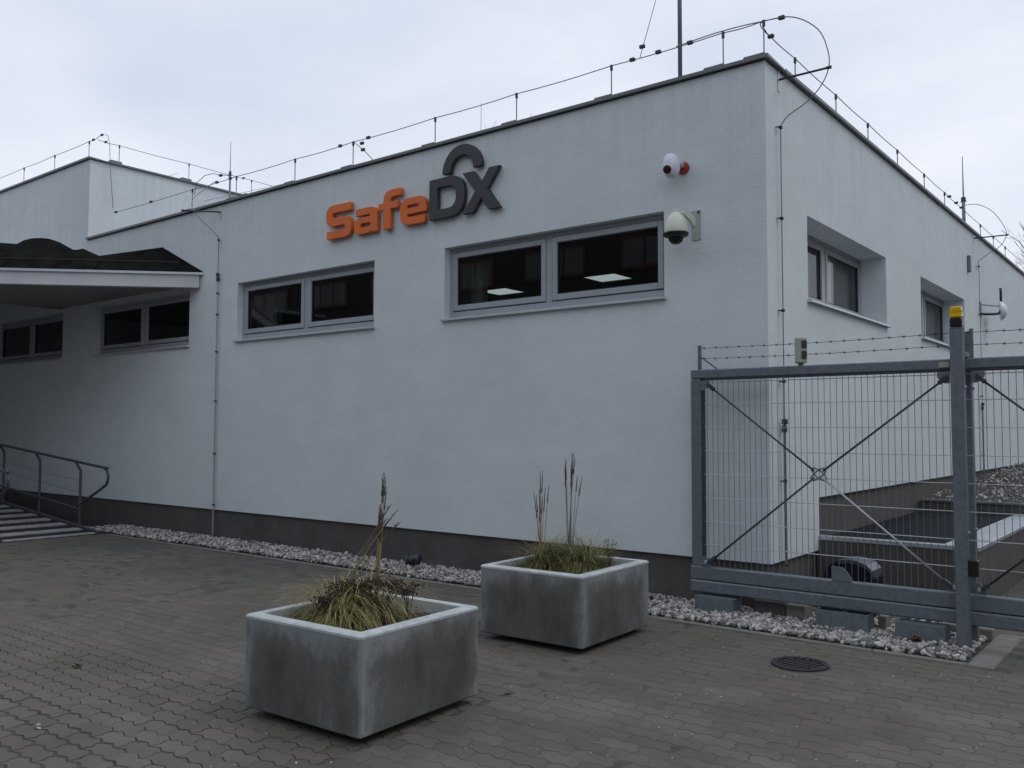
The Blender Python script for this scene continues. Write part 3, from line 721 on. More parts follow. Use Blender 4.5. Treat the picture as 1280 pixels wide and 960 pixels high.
def scatter(n,x0,x1,y0,y1,z):
    a=np.stack([rng.uniform(x0,x1,n),rng.uniform(y0,y1,n),z+rng.uniform(-.004,.02,n)],1); ps.append(a)
scatter(3000,-14.2,-10.5,6.95,7.6,.02); scatter(7000,-10.5,-3.95,6.95,7.6,.02); scatter(6200,-3.95,-1.40,6.86,7.8,.012); scatter(1100,-3.95,-1.65,7.8,8.75,.012); scatter(3500,XR,.6,12.75,20.5,.70)
P_=np.concatenate(ps)
P_=P_[~((P_[:,0]<XR)&(P_[:,1]>7.6)&(P_[:,2]<.3))]
P_[:,2]+=np.where(P_[:,2]>.5,(P_[:,1]-12.7)*.035,0)
stones('gravel',P_,np.exp(rng.normal(-4.25,.32,len(P_)))*1.22,STONE,label='pale crushed stone gravel along the plinth, under the gate and in the raised bed',cat='gravel',kind='stuff')
# loose grit that got onto the paving
n=900; gp=[]
while len(gp)<n:
    x,y=random.uniform(-4.5,3.5),random.uniform(2.0,6.75)
    if random.random()<(.25 if x<-3.2 else 1) and math.hypot(x+2.265,y-6.07)>.25:
        if not(-4.5<x<-3.3 and (3<y<4.2 or 5.2<y<6.5)): gp.append((x,y,.003))
stones('grit',np.array(gp),rng.uniform(.0025,.0065,n),PALES,label='scattered pale grit on the paving near the drain',cat='grit',kind='stuff')

# ------------------------------------------------------------------ drain
dr=thing('drain_grate','round black cast iron drain cover set in the paving','drain cover',(-2.265,6.07,0))
m=MB(); 
ring=[(.155,.0),(.155,.012),(.19,.012),(.19,-.02)]
n=28; vs=[];fs=[]
for (r_,z_) in ring:
    for q in range(n): vs.append((r_*math.cos(2*math.pi*q/n),r_*math.sin(2*math.pi*q/n),z_))
for i in range(3):
    for q in range(n): fs.append((i*n+q,i*n+(q+1)%n,(i+1)*n+(q+1)%n,(i+1)*n+q))
m.add(vs,[tuple(reversed(f)) for f in fs]); obj('ring',m,IRON,dr)
m=MB(); m.lathe([(.001,-.05),(.158,-.05),(.158,-.0045)],24); obj('shaft',m,BLACKP,dr)
for q in range(7):
    yy=-.126+q*.042; h=math.sqrt(.157**2-yy**2); m=MB(); m.bbox(-h,h,yy-.0085,yy+.0085,-.012,.010,.003); obj('bar',m,IRON,dr)
for q in (0,):
    m=MB(); m.box(q-.007,q+.007,-.137,.137,-.014,.006); obj('cross_bar',m,IRON,dr)
dr.rotation_euler=(0,0,R(72))
# patch of mortar round the drain
m=MB(); m.lathe([(.192,-.02),(.192,.002),(.208,.001),(.212,-.02)],28); o=obj('mortar_collar',m,SANDF,pave,loc=(-2.265,6.07,0))

# ------------------------------------------------------------------ planters
def planter(loc,rz,sx,sy,label):
    t=thing('planter',label,'planter',loc,'square concrete planters',rz)
    hx,hy,z0,zr0,z1=sx/2,sy/2,.045,.538,.56; wl_=.072
    m=MB()
    # outer shell with chamfered edges and a small step under the rim
    def ringv(a,b,z,c): return [(-a+c,-b,z),(a-c,-b,z),(a,-b+c,z),(a,b-c,z),(a-c,b,z),(-a+c,b,z),(-a,b-c,z),(-a,-b+c,z)]
    rg=[ringv(hx-.009,hy-.009,z0,.014),ringv(hx,hy,z0+.009,.012),ringv(hx,hy,zr0,.012)]
    vs=[v for r_ in rg for v in r_]; fs=[tuple(reversed(range(8)))]
    for i in range(2):
        for q in range(8): fs.append((i*8+q,i*8+(q+1)%8,(i+1)*8+(q+1)%8,(i+1)*8+q))
    m.add(vs,fs); obj('body',m,PLANT,t)
    m=MB(); rg=[ringv(hx,hy,zr0,.012),ringv(hx+.002,hy+.002,zr0+.003,.012),ringv(hx+.002,hy+.002,z1-.007,.012),ringv(hx-.008,hy-.008,z1,.014),ringv(hx-wl_,hy-wl_,z1,.004),ringv(hx-wl_-.008,hy-wl_-.008,.40,.004)]
    vs=[v for r_ in rg for v in r_]; fs=[]
    for i in range(5):
        for q in range(8): fs.append((i*8+q,i*8+(q+1)%8,(i+1)*8+(q+1)%8,(i+1)*8+q))
    m.add(vs,fs); obj('rim',m,RIM,t)
    m=MB(); N_=16; a=hx-wl_-.002; b=hy-wl_-.002
    vs=[(-a+2*a*i/N_,-b+2*b*j/N_,.475+random.uniform(-.012,.018)+.03*math.exp(-((i-8)**2+(j-8)**2)/30)) for j in range(N_+1) for i in range(N_+1)]
    m.add(vs,[(j*(N_+1)+i,j*(N_+1)+i+1,(j+1)*(N_+1)+i+1,(j+1)*(N_+1)+i) for j in range(N_) for i in range(N_)]); obj('soil',m,SOIL,t,True)
    m=MB(); m.box(-hx+.16,hx-.16,-hy+.16,hy-.16,-.005,z0+.01); obj('foot',m,BLACKP,t)
    return t
P1=(-3.885,3.555,0); P2=(-4.035,5.815,0); RZ1,RZ2=R(2.2),R(1.6)
planter(P1,RZ1,.925,.965,'weathered square concrete planter nearest the camera, with straw grass and dark red flowers')
planter(P2,RZ2,.93,1.01,'weathered square concrete planter nearer the gate, with green grass tufts')

# ------------------------------------------------------------------ planting
def W(P,rz,x,y): c,s=math.cos(rz),math.sin(rz); return (P[0]+x*c-y*s,P[1]+x*s+y*c,.49)
def blade(m,base,az,ln,lean,wd,droop,segs=6):
    p=Vector(base); d=Vector((math.cos(az)*math.sin(lean),math.sin(az)*math.sin(lean),math.cos(lean))); side=Vector((-math.sin(az),math.cos(az),0)); vs=[];
    st_=ln/segs; th=lean
    for i in range(segs+1):
        w_=wd*(1-(i/segs)**1.6)*.5+.0004
        vs+= [p-side*w_,p+side*w_]
        th+=droop/segs; p=p+Vector((math.cos(az)*math.sin(th),math.sin(az)*math.sin(th),math.cos(th)))*st_
    m.add(vs,[(2*i,2*i+1,2*i+3,2*i+2) for i in range(segs)])
def clump(name,centres,n,ln,m_,label,wd=.0055,lean=.5,droop=1.9,aim=None,box=None):
    m=MB()
    for k in range(n):
        c=random.choice(centres); r_=abs(random.gauss(0,c[2])); az0=random.uniform(0,6.283)
        b=(c[0]+r_*math.cos(az0),c[1]+r_*math.sin(az0),c[3] if len(c)>3 else .48)
        az=az0+random.gauss(0,.6)
        if aim is not None and random.random()<aim[1]: az=aim[0]+random.gauss(0,.7)
        l_=ln*random.uniform(.55,1.2); le=abs(random.gauss(lean*.7,.22)); dr_=droop*random.uniform(.5,1.2)
        if box:
            P,rz=box; ok=False
            for tr_ in range(6):
                th=le; px,py,pz=b[0]-P[0],b[1]-P[1],b[2]; bad=False
                for i in range(6):
                    th+=dr_/6; px+=math.cos(az)*math.sin(th)*l_/6; py+=math.sin(az)*math.sin(th)*l_/6; pz+=math.cos(th)*l_/6
                    if (max(abs(px),abs(py))>.37 and pz<.60) or max(abs(px),abs(py))>.44: bad=True
                if not bad: break
                l_*=.82
        blade(m,b,az,l_,le,wd*random.uniform(.6,1.3),dr_)
    return obj(name,m,m_,label=label,cat='grass')
w1=lambda x,y:W(P1,RZ1,x,y); w2=lambda x,y:W(P2,RZ2,x,y)
a=w1(-.10,-.14); b=w1(-.25,.0); c=w1(-.10,.10)
clump('grass_clump',[(a[0],a[1],.05),(b[0],b[1],.05),(c[0],c[1],.06)],2200,.60,STRAW,'straw coloured arching grass clump filling the nearest planter',wd=.004,lean=.34,droop=2.7,aim=(R(200),.25),box=(P1,RZ1))
a=w2(-.22,-.10); clump('grass_clump',[(a[0],a[1],.06),(a[0]+.1,a[1]+.02,.05)],1500,.52,GREENG,'green grass tuft on the left side of the planter nearer the gate',wd=.0045,lean=.30,droop=2.5,box=(P2,RZ2))
a=w2(.14,.02); clump('grass_clump',[(a[0],a[1],.06),(a[0]+.08,a[1]-.03,.06)],1600,.54,GREENG,'dark green arching grass tuft on the right side of the planter nearer the gate',wd=.0045,lean=.32,droop=2.5,box=(P2,RZ2))
a=w2(0,-.15); clump('grass_clump',[(a[0],a[1],.05)],220,.28,mat('withered_tuft',(.10,.065,.038),.8,rnd='island',extra=(.4,1.4),var=.3),'low brown withered tuft between the two green grass tufts',lean=.3,droop=1.2)
def stalks(base,n,h,spread,lean,label,m_=STALK,head=.13,az=None):
    t=thing('grass_stalks',label,'grass stalks',base,'tall dry grass stalks in the planters'); ms=MB(); mh=MB()
    for k in range(n):
        a_=random.uniform(0,6.283) if az is None else az+random.gauss(0,.25); l_=lean+abs(random.gauss(0,spread)); hh=h*random.uniform(.68,1.0)
        p0=Vector((random.gauss(0,.009),random.gauss(0,.009),-.02)); pts=[]; p=p0.copy(); th=l_*.4
        for i in range(7):
            pts.append(p.copy()); th+=l_*.14; p=p+Vector((math.cos(a_)*math.sin(th),math.sin(a_)*math.sin(th),math.cos(th)))*hh/6
        ms.tube(pts,.0036,4,r2=.0014)
        e=pts[-1]; d=(pts[-1]-pts[-2]).normalized()
        hl=head*random.uniform(.6,1.25)
        mh.tube([e-d*hl,e-d*hl*.75,e-d*hl*.3,e+d*.03],.0055,5,r2=.0018)
        for q in range(9): # ragged spikelets
            c_=e-d*hl*random.random(); v=Vector((random.uniform(-1,1),random.uniform(-1,1),1.6)).normalized(); mh.tube([c_,c_+v*.02],.0024,3,r2=.0008)
    obj('stem',ms,m_,t); obj('seed_head',mh,SEED,t)['kind']='stuff'
    return t
a=w1(.01,.075); stalks(a,10,.86,.035,.045,'upright bunch of tall dry grass stalks in the nearest planter',az=R(25))
a=w1(-.20,-.02); stalks(a,5,.82,.12,.5,'thin dry grass stalks leaning in the nearest planter',head=.11,az=R(20))
a=w2(-.225,-.035); stalks(a,9,.84,.045,.02,'short straw yellow bunch of grass stalks, left one in the planter nearer the gate',head=.15)
a=w2(.045,-.02); stalks(a,11,.95,.06,.04,'taller grey bunch of grass stalks, right one in the planter nearer the gate',STALKG,head=.12)
def sedum(base,h,rad,label,n=9):
    t=thing('sedum',label,'sedum plant',base,'withered dark red sedum flowers'); ms=MB(); mh=MB()
    for k in range(n):
        a_=random.uniform(0,6.28); r_=rad*math.sqrt(random.random()); e=Vector((r_*math.cos(a_),r_*math.sin(a_),h*random.uniform(.8,1.1)-r_*.35))
        ms.tube([(0,0,-.02),e*.5+Vector((0,0,.02)),e],.003,4)
        for q in range(46):
            c_=e+Vector((random.gauss(0,.026),random.gauss(0,.026),random.gauss(0,.010))); s_=random.uniform(.004,.009)
            mh.add([c_+Vector((s_,0,0)),c_+Vector((0,s_,0)),c_+Vector((-s_,0,0)),c_+Vector((0,-s_,0)),c_+Vector((0,0,s_)),c_+Vector((0,0,-s_))],[(0,1,4),(1,2,4),(2,3,4),(3,0,4),(1,0,5),(2,1,5),(3,2,5),(0,3,5)])
    obj('stem',ms,WEED,t); obj('flower_head',mh,SEDUM,t)['kind']='stuff'
a=w1(.10,.03); sedum(a,.25,.13,'large dark red sedum head right of the straw grass in the nearest planter',16)
a=w1(-.17,.02); sedum(a,.22,.10,'dark red sedum head at the left of the nearest planter',8)
a=w1(.22,.13); sedum(a,.22,.05,'small rusty sedum sprig at the right end of the nearest planter',4)
a=w1(-.04,-.22); sedum(a,.18,.07,'low dark red sedum head at the front of the nearest planter',5)
def weed(base,h,label,n=10):
    t=thing('weed',label,'weed',base); m=MB(); lf=MB()
    for k in range(n):
        a_=random.uniform(0,6.28); e=Vector((math.cos(a_)*random.uniform(.01,.07),math.sin(a_)*random.uniform(.01,.07),h*random.uniform(.55,1)))
        m.tube([(0,0,0),e*.5+Vector((0,0,.02)),e],.0016,3)
        for q in range(8):
            c_=e*random.uniform(.5,1)+Vector((random.gauss(0,.008),random.gauss(0,.008),0)); v=Vector((random.gauss(0,1),random.gauss(0,1),random.gauss(0,.6))).normalized()*.012; u=v.orthogonal().normalized()*.004
            lf.add([c_-u,c_+u,c_+v],[(0,1,2)])
        lf.lathe([(.001,-.006),(.006,0),(.001,.006)],5,o=e)
    obj('stem',m,WEED,t); obj('leaf',lf,WEED,t)[ 'kind']='stuff'
a=w2(.28,.20); weed(a,.26,'dark seeded weed at the right end of the planter nearer the gate',12)
a=w2(.02,.05); weed(a,.22,'small dark weed between the stalk bunches in the planter nearer the gate',7)
# dry leaf litter on the soil of both planters
for P,rz,lab in ((P1,RZ1,'brown leaf litter on the soil of the nearest planter'),(P2,RZ2,'brown leaf litter on the soil of the planter nearer the gate')):
    m=MB()
    for q in range(420):
        c_=Vector(W(P,rz,random.uniform(-.38,.38),random.uniform(-.40,.40)))+Vector((0,0,random.uniform(-.004,.03))); v=Vector((random.gauss(0,1),random.gauss(0,1),random.gauss(0,.4))).normalized()*random.uniform(.006,.016); u=v.cross(Vector((random.gauss(0,.4),random.gauss(0,.4),1))).normalized()*random.uniform(.004,.008)
        m.add([c_-v,c_+u,c_+v,c_-u],[(0,1,2,3)])
    obj('leaf_litter',m,mat('litter',(.06,.03,.02),.9,rnd='island',extra=(.3,2.2),var=.4,vscale=40),label=lab,cat='leaf litter',kind='stuff')

# ------------------------------------------------------------------ sliding gate
GY=7.33
gt=thing('sliding_gate','grey galvanised sliding gate with wire mesh, cross bracing and barbed wire','gate',(-2.4,GY,0))
def gp_(n,mb,m=GALV,smooth=False,**k): o=obj(n,mb,m,gt,smooth,**k); o.matrix_parent_inverse=Matrix.Translation((2.4,-GY,0)); return o
GL,GR=-3.71,.62; y0,y1=GY-.005,GY+.065
def bx(n,*a,c=.005,m=GALV,**k): q=MB(); q.bbox(*a,c); return gp_(n,q,m,**k)
bx('top_rail',GL,GR,y0,y1,2.072,2.152,c=.008)
bx('stile',GL,GL+.10,y0+.002,y1-.002,.385,2.070,c=.008); bx('stile',GR-.1,GR,y0+.002,y1-.002,.385,2.070,c=.008)
bx('bottom_rail',GL-.012,GR,y0-.004,y1+.004,.276,.392,c=.008); bx('track_rail',GL-.012,GR,y0-.014,y1+.014,.168,.271,c=.010)
q=MB(); q.box(GL+.10,GL+.118,y0+.01,y1-.01,.40,2.07); gp_('inner_lip',q,STEELD); q=MB(); q.box(GL+.10,GR-.1,y0+.01,y1-.01,2.055,2.070); gp_('inner_lip',q,STEELD)
# welded mesh, every wire a part
q=MB(); q.tube([(0,GY+.03,.395),(0,GY+.03,2.055)],.0026,5,False); v0=gp_('vertical_wire',q,VWIRE)
x=GL+.15; first=True
while x<GR-.12:
    o=v0 if first else share(v0); o.location=(x,0,0); first=False; x+=.05
for z in (.585,.79,1.0,1.21,1.42,1.63,1.84,2.035):
    for yy in (GY+.0235,GY+.0365):
        q=MB(); q.tube([(GL+.11,yy,z),(GR-.1,yy,z)],.0032,5,False); gp_('horizontal_wire',q,WIREM)
# cross bracing with turnbuckle ring and corner gussets
def brace(a,b,m=STEELD):
    q=MB(); q.tube([a,b],.0085,8); return gp_('brace',q,m,True)
cen=(-2.56,GY-.0,1.247)
def brace4(xl,xr,zl,zh,cx,cz):
    for (x,z) in ((xl,zh),(xr,zh),(xl,zl),(xr,zl)):
        d=Vector((cx-x,0,cz-z)).normalized(); a=Vector((x,GY-.004,z)); e=Vector((cx,GY-.004,cz))-d*.045
        brace(a+d*.03,e,WIREM if (x==xr and z==zl) else STEELD)
        q=MB(); q.bar(a-d*.03,a+d*.05,.03,.045,(0,1,0)); gp_('brace_end',q,STEELD)
    for (dx,dz,yo) in ((xr-xl,zh-zl,-.006),(xr-xl,zl-zh,.010)):
        d=Vector((dx,0,dz)).normalized(); e=Vector((-d.z,0,d.x)); ring_=[Vector((cx,GY+yo,cz))+d*.075*math.cos(t*.3491)+e*.028*math.sin(t*.3491) for t in range(19)]
        q=MB(); q.tube(ring_,.0065,6,False); gp_('turnbuckle',q,GALV,True)
brace4(GL+.19,-1.585,.45,2.0,-2.556,1.245); brace4(-1.345,.42,.45,2.0,-.46,1.245)
for (x,z,sx) in ((GL+.10,2.05,1),(-1.545,2.05,-1),(-1.40,2.05,1),(GL+.10,.40,1),(-1.50,.40,-1),(-1.42,.40,1)):
    s=1 if z<1 else -1
    q=MB(); q.prism([(x,GY-.012,z),(x+sx*.09,GY-.012,z),(x+sx*.09,GY-.012,z+s*.04),(x+sx*.04,GY-.012,z+s*.085),(x,GY-.012,z+s*.085)],(0,.008,0)); gp_('gusset',q,GALV)
    if z>1: continue
    q=MB(); q.lathe([(.018,0),(.018,.008),(.010,.008),(.010,.018)],10,(0,-1,0),(x+sx*.045,GY-.012,z+s*.038)); gp_('bolt',q,GALVL)
# rounded cover plate standing on the bottom rail
q=MB(); pl=[(-2.46,0,.393),(-2.30,0,.393),(-2.30,0,.41),(-2.33,0,.465),(-2.375,0,.503),(-2.46,0,.508)]; q.prism([(a,GY-.010,c) for a,_,c in pl],(0,.01,0)); gp_('cover_plate',q,GALV)
# barbed wire on short brackets
for x in (GL+.075,-1.40,.4):
    q=MB(); q.box(x-.012,x+.012,GY+.02,GY+.05,2.152,2.375); gp_('barbed_wire_bracket',q,GALV)
q=MB(); q.bar((GL+.08,GY+.035,2.275),(GL+.245,GY+.035,2.155),.012,.014,(0,1,0)); gp_('barbed_wire_bracket',q,GALV)
def barbed(z,tw):
    q=MB(); pts=[]; x=GL+.06; n=110
    for i in range(n+1):
        xx=GL+.07+(GR-.1-GL)*i/n; pts.append(Vector((xx,GY+.035+.002*math.sin(i*1.3),z-.012*math.sin(math.pi*((xx-GL)%2.2)/2.2)+.0016*math.sin(i*2.1+tw))))
    q.tube(pts,.0028,4)
    x=GL+.12
    while x<GR-.15:
        c=Vector((x,GY+.035,z-.012*math.sin(math.pi*((x-GL)%2.2)/2.2)))
        for d in ((.007,.003,.014),(-.005,.005,-.013),(-.007,-.005,.012),(.007,-.003,-.012)): q.tube([c-Vector(d)*.3,c+Vector(d)],.0016,3)
        q.tube([c-Vector((.012,0,0)),c+Vector((.012,0,0))],.0038,5)
        x+=.115+random.uniform(-.012,.012)
    gp_('barbed_wire',q,STEELD)
barbed(2.352,0); barbed(2.256,2)
# guide posts with beacon
def post(x0,x1,y0,y1,z1,label,lip):
    t=thing('gate_post',label,'gate post',((x0+x1)/2,(y0+y1)/2,0),'steel guide posts of the sliding gate')
    hx=(x1-x0)/2; hy=(y1-y0)/2
    q=MB(); q.bbox(-hx,hx,-hy,hy,-.05,z1,.006); obj('shaft',q,GALV,t)
    q=MB(); q.bbox(-hx-.001,hx+.001,-hy-.001,hy+.001,z1,z1+.006,.002); obj('cap',q,GALV,t)
    q=MB(); q.lathe([(.011,0),(.011,.012),(.004,.014)],8,(1,0,0),(hx,0,.86)); 
    q.lathe([(.011,0),(.011,.012),(.004,.014)],8,(1,0,0),(hx,0,1.93)); obj('bolt',q,GALVL,t)
    return t
post(-1.512,-1.424,7.17,7.255,2.365,'front square steel gate post carrying the yellow beacon',1)
post(-1.505,-1.424,7.455,7.53,2.36,'rear square steel gate post just behind the sliding gate',1)
q=MB(); q.bbox(-1.52,-1.43,7.26,7.45,2.16,2.20,.004); o=obj('guide_roller_bracket',q,GALV,label='small steel roller bracket between the two gate posts above the gate rail',cat='bracket')
bc=thing('warning_beacon','yellow and black warning beacon on top of the front gate post','beacon',(-1.468,7.212,2.371))
q=MB(); q.bbox(-.042,.042,-.040,.040,0,.075,.010); obj('base',q,BLACKP,bc)
q=MB()
for (r_,z0,z1) in ((.040,.076,.118),(.041,.118,.124),(.038,.124,.158)): q.bbox(-r_,r_,-r_*.95,r_*.95,z0,z1,.006)
obj('lens',q,YELP,bc)
# photocell boxes
pc=thing('photocell','beige photocell box with two dark windows standing on the gate rail','sensor',(-2.70,GY+.03,2.153),rz=R(28))
q=MB(); q.bbox(-.044,.046,-.035,.055,.02,.235,.008); obj('housing',q,BEIGE,pc)
for z in (.055,.145): q=MB(); q.bbox(.0,.042,-.046,-.036,z,z+.064,.003); obj('window',q,BLACKP,pc)
q=MB(); q.box(-.02,.02,0,.03,0,.02); obj('foot',q,GALV,pc)
q=MB(); q.bbox(-1.424,-1.36,7.18,7.25,.545,.665,.006); obj('photocell',q,BLACKP,label='small black photocell box on the side of the front gate post',cat='sensor')
q=MB(); q.bbox(-1.62,-1.545,GY-.018,GY-.008,2.085,2.125,.004); obj('rail_tag',q,BEIGE,label='small beige tag on the gate rail beside the front post',cat='tag')
# roller carriages under the gate: hollow steel boxes on the gravel
def carriage(x0,x1,y,h,label,openbox=True):
    t=thing('roller_carriage',label,'roller carriage',((x0+x1)/2,y,0),'steel roller carriages under the gate'); hx=(x1-x0)/2
    q=MB(); q.bbox(-hx,hx,-.006,.006,.005,h,.002); obj('front_plate',q,GALV,t)
    q=MB(); q.bbox(-hx,hx,.15,.162,.005,h-.004,.002); obj('back_plate',q,GALV,t)
    if openbox:
        q=MB(); q.prism([(hx-.012,.007,.005),(hx-.012,.149,.005),(hx-.012,.149,h-.004),(hx-.012,.007,h)],(.010,0,0)); obj('end_plate',q,GALV,t)
        q=MB(); q.prism([(-hx+.002,.007,.005),(-hx+.002,.149,.005),(-hx+.002,.149,h-.004),(-hx+.002,.007,h)],(.010,0,0)); obj('end_plate',q,GALV,t)
        q=MB(); q.lathe([(.045,-.03),(.045,.03)],16,(0,1,0),(0,.078,h-.045)); obj('roller',q,STEELD,t)
    else:
        q=MB(); q.bbox(-hx,hx,.007,.149,.005,h-.002,.002); obj('lid',q,GALV,t)
    return t
carriage(-3.64,-3.275,7.24,.15,'closed steel carriage box on the gravel at the left end of the gate',False)
carriage(-2.56,-2.15,7.22,.165,'open topped steel roller carriage in the middle under the gate')
carriage(-1.95,-1.595,7.22,.15,'closed steel carriage box on the gravel beside the front gate post',False)
q=MB(); q.bbox(-3.17,-2.89,7.42,7.60,-.05,.14,.008); obj('concrete_footing',q,PLINTH,label='dark concrete footing in the gravel under the left part of the gate',cat='footing')
q=MB(); q.bbox(-2.885,-2.72,7.42,7.60,-.05,.135,.008); obj('concrete_footing',q,KERB,label='pale concrete footing end beside the dark footing under the gate',cat='footing')
q=MB(); q.bbox(-2.14,-2.08,7.45,7.6,-.05,.13,.008); obj('concrete_footing',q,KERB,label='pale concrete footing behind the middle roller carriage',cat='footing')
q=MB(); q.bbox(-1.72,-1.36,7.66,7.86,-.05,.09,.008); obj('concrete_footing',q,KERB,label='pale concrete footing behind the rear gate post',cat='footing')
# drive unit hood behind the gate
gm=thing('gate_motor','glossy black rounded hood of the gate drive behind the gate mesh','gate motor',(-2.50,8.0,0))
prof=[(-.21,0),(.21,0),(.21,.35),(.195,.41),(.15,.455),(.07,.482),(0,.488),(-.09,.475),(-.16,.435),(-.20,.38),(-.21,.33)]
q=MB(); q.prism([(x,-.13,z) for x,z in prof],(0,.26,0)); obj('housing',q,BLACKG,gm,False)
tp=[(.214,.36),(.199,.415),(.154,.460),(.072,.488),(0,.494),(-.09,.481)]
q=MB(); q.prism([(x,-.138,z) for x,z in tp]+[(x*.96,-.138,z-.03) for x,z in reversed(tp)],(0,.276,0)); obj('lid',q,mat('grey_hood_lid',(.07,.075,.10),.3,var=.2),gm)
q=MB(); q.box(-.2,.2,-.12,.12,-.04,.002); obj('base',q,KERB,gm)

# ------------------------------------------------------------------ wall devices
def ell(rx,n=10): return [(rx*math.sin(math.pi*i/n),-math.cos(math.pi*i/n)) for i in range(n+1)]
sr=thing('alarm_siren','white egg shaped outdoor detector on a red ball mount high on the wall','alarm',(-3.86,D,4.11))
q=MB(); q.lathe([(.001,-.115),(.034,-.110),(.062,-.086),(.080,-.038),(.083,.012),(.074,.066),(.052,.104),(.024,.120),(.001,.124)],20,(-.10,.06,1),(-.075,-.17,-.01)); obj('housing',q,WHITEP,sr,True)
q=MB(); q.lathe([(.040,0),(.040,.012),(.032,.016),(.001,.017)],16,(.12,-1,-.32),(-.078,-.242,-.058)); obj('lens',q,DREDP,sr)
q=MB(); q.lathe([(.044,0),(.044,.006),(.036,.010)],16,(.12,-1,-.32),(-.078,-.236,-.056)); obj('lens_ring',q,WHITEP,sr)
q=MB(); q.lathe([(.062,0),(.062,.02),(.056,.045),(.040,.07),(.02,.082),(.001,.085)],18,(0,-1,0),(-.034,0,0)); obj('mount',q,REDP,sr,True)
q=MB(); q.lathe([(.030,0),(.030,.05),(.024,.06),(.001,.061)],14,(-.55,-1,.12),(-.005,-.075,.01)); obj('collar',q,GALVL,sr,True)
pz=thing('dome_camera','ivory dome surveillance camera with smoked bubble on a wall bracket beside the window','camera',(-3.77,D,3.5))
q=MB(); q.bbox(-.04,.048,-.012,0,-.10,.18,.006); obj('wall_plate',q,mat('darker_ivory_plate',(.40,.43,.38),.5,var=.2,vscale=20),pz)  # wall plate in a darker ivory than the housing
q=MB(); q.prism([(-.03,-.012,.12),(-.03,-.012,.02),(-.045,-.07,.075),(-.065,-.17,.125),(-.095,-.24,.13),(-.095,-.24,.16),(-.055,-.12,.165)],(.03,0,0)); obj('arm',q,IVORY,pz)
q=MB(); q.lathe([(.033,.155),(.033,.128),(.040,.120),(.070,.095),(.095,.050),(.108,-.01),(.112,-.062),(.108,-.075)],24,(0,0,1),(-.08,-.25,0)); obj('housing',q,IVORY,pz,'auto')
q=MB(); q.lathe([(.080,-.108),(.114,-.094),(.118,-.074),(.118,-.066)],24,(0,0,1),(-.08,-.25,0)); obj('trim_ring',q,BLACKP,pz,True)
q=MB(); q.lathe([(.001,-.175),(.035,-.168),(.060,-.146),(.072,-.112),(.072,-.09)],20,(0,0,1),(-.08,-.25,0)); obj('bubble',q,DOME,pz,True)
q=MB(); q.lathe([(.014,0),(.014,.008)],10,(0,-1,0),(.035,-.012,.16)); obj('screw',q,STEELD,pz)
# dish and stub aerial far along the side wall
an=thing('dish_antenna','small white dish with black bent aerial on the far side wall','antenna',(XR,17.3,3.72))
q=MB(); pr_=[(.001,.115),(.06,.108),(.11,.085),(.15,.05),(.175,.0),(.170,-.005)]
q.lathe(pr_[::-1],24,(1,.25,.08),(.22,.16,.0)); obj('reflector',q,WHITEP,an,True)
q=MB(); q.tube(smooth_path([(.0,-.35,-.09),(.12,-.25,-.09),(.22,.02,-.06),(.24,.14,.02),(.24,.15,.12),(.24,.15,.40)],4),.022,8); obj('aerial',q,BLACKP,an,True)
q=MB(); q.box(0,.015,-.42,-.30,-.14,.12); obj('wall_plate',q,GALV,an)
q=MB(); q.tube([(.0,-.36,.07),(.22,.05,.07)],.01,6); obj('stay',q,GALV,an)
# small white box hung on the side wall near the far conductor
q=MB(); q.bbox(XR,XR+.05,15.98,16.06,4.22,4.50,.01); obj('wall_bracket',q,GALV,label='small steel bracket on the side wall beside the far lightning conductor',cat='bracket')
# ground spotlight
fl=thing('floodlight','small dark grey cylindrical floodlight on the gravel at the plinth','floodlight',(-7.27,7.42,0))
q=MB(); q.bbox(-.09,.12,-.10,.06,.0,.028,.006); obj('base',q,BLACKP,fl)
q=MB(); q.lathe([(.058,-.09),(.062,-.085),(.062,-.05),(.048,-.045),(.048,.0),(.055,.004),(.055,.02),(.048,.024),(.048,.05),(.055,.054),(.055,.07),(.04,.09)],16,(1,.15,.18),(.0,-.02,.115)); obj('housing',q,STEELD,fl,'auto')
q=MB(); q.box(-.012,.012,-.045,.005,.028,.075); q.box(.06,.075,-.06,.02,.028,.1); obj('stand',q,STEELD,fl)

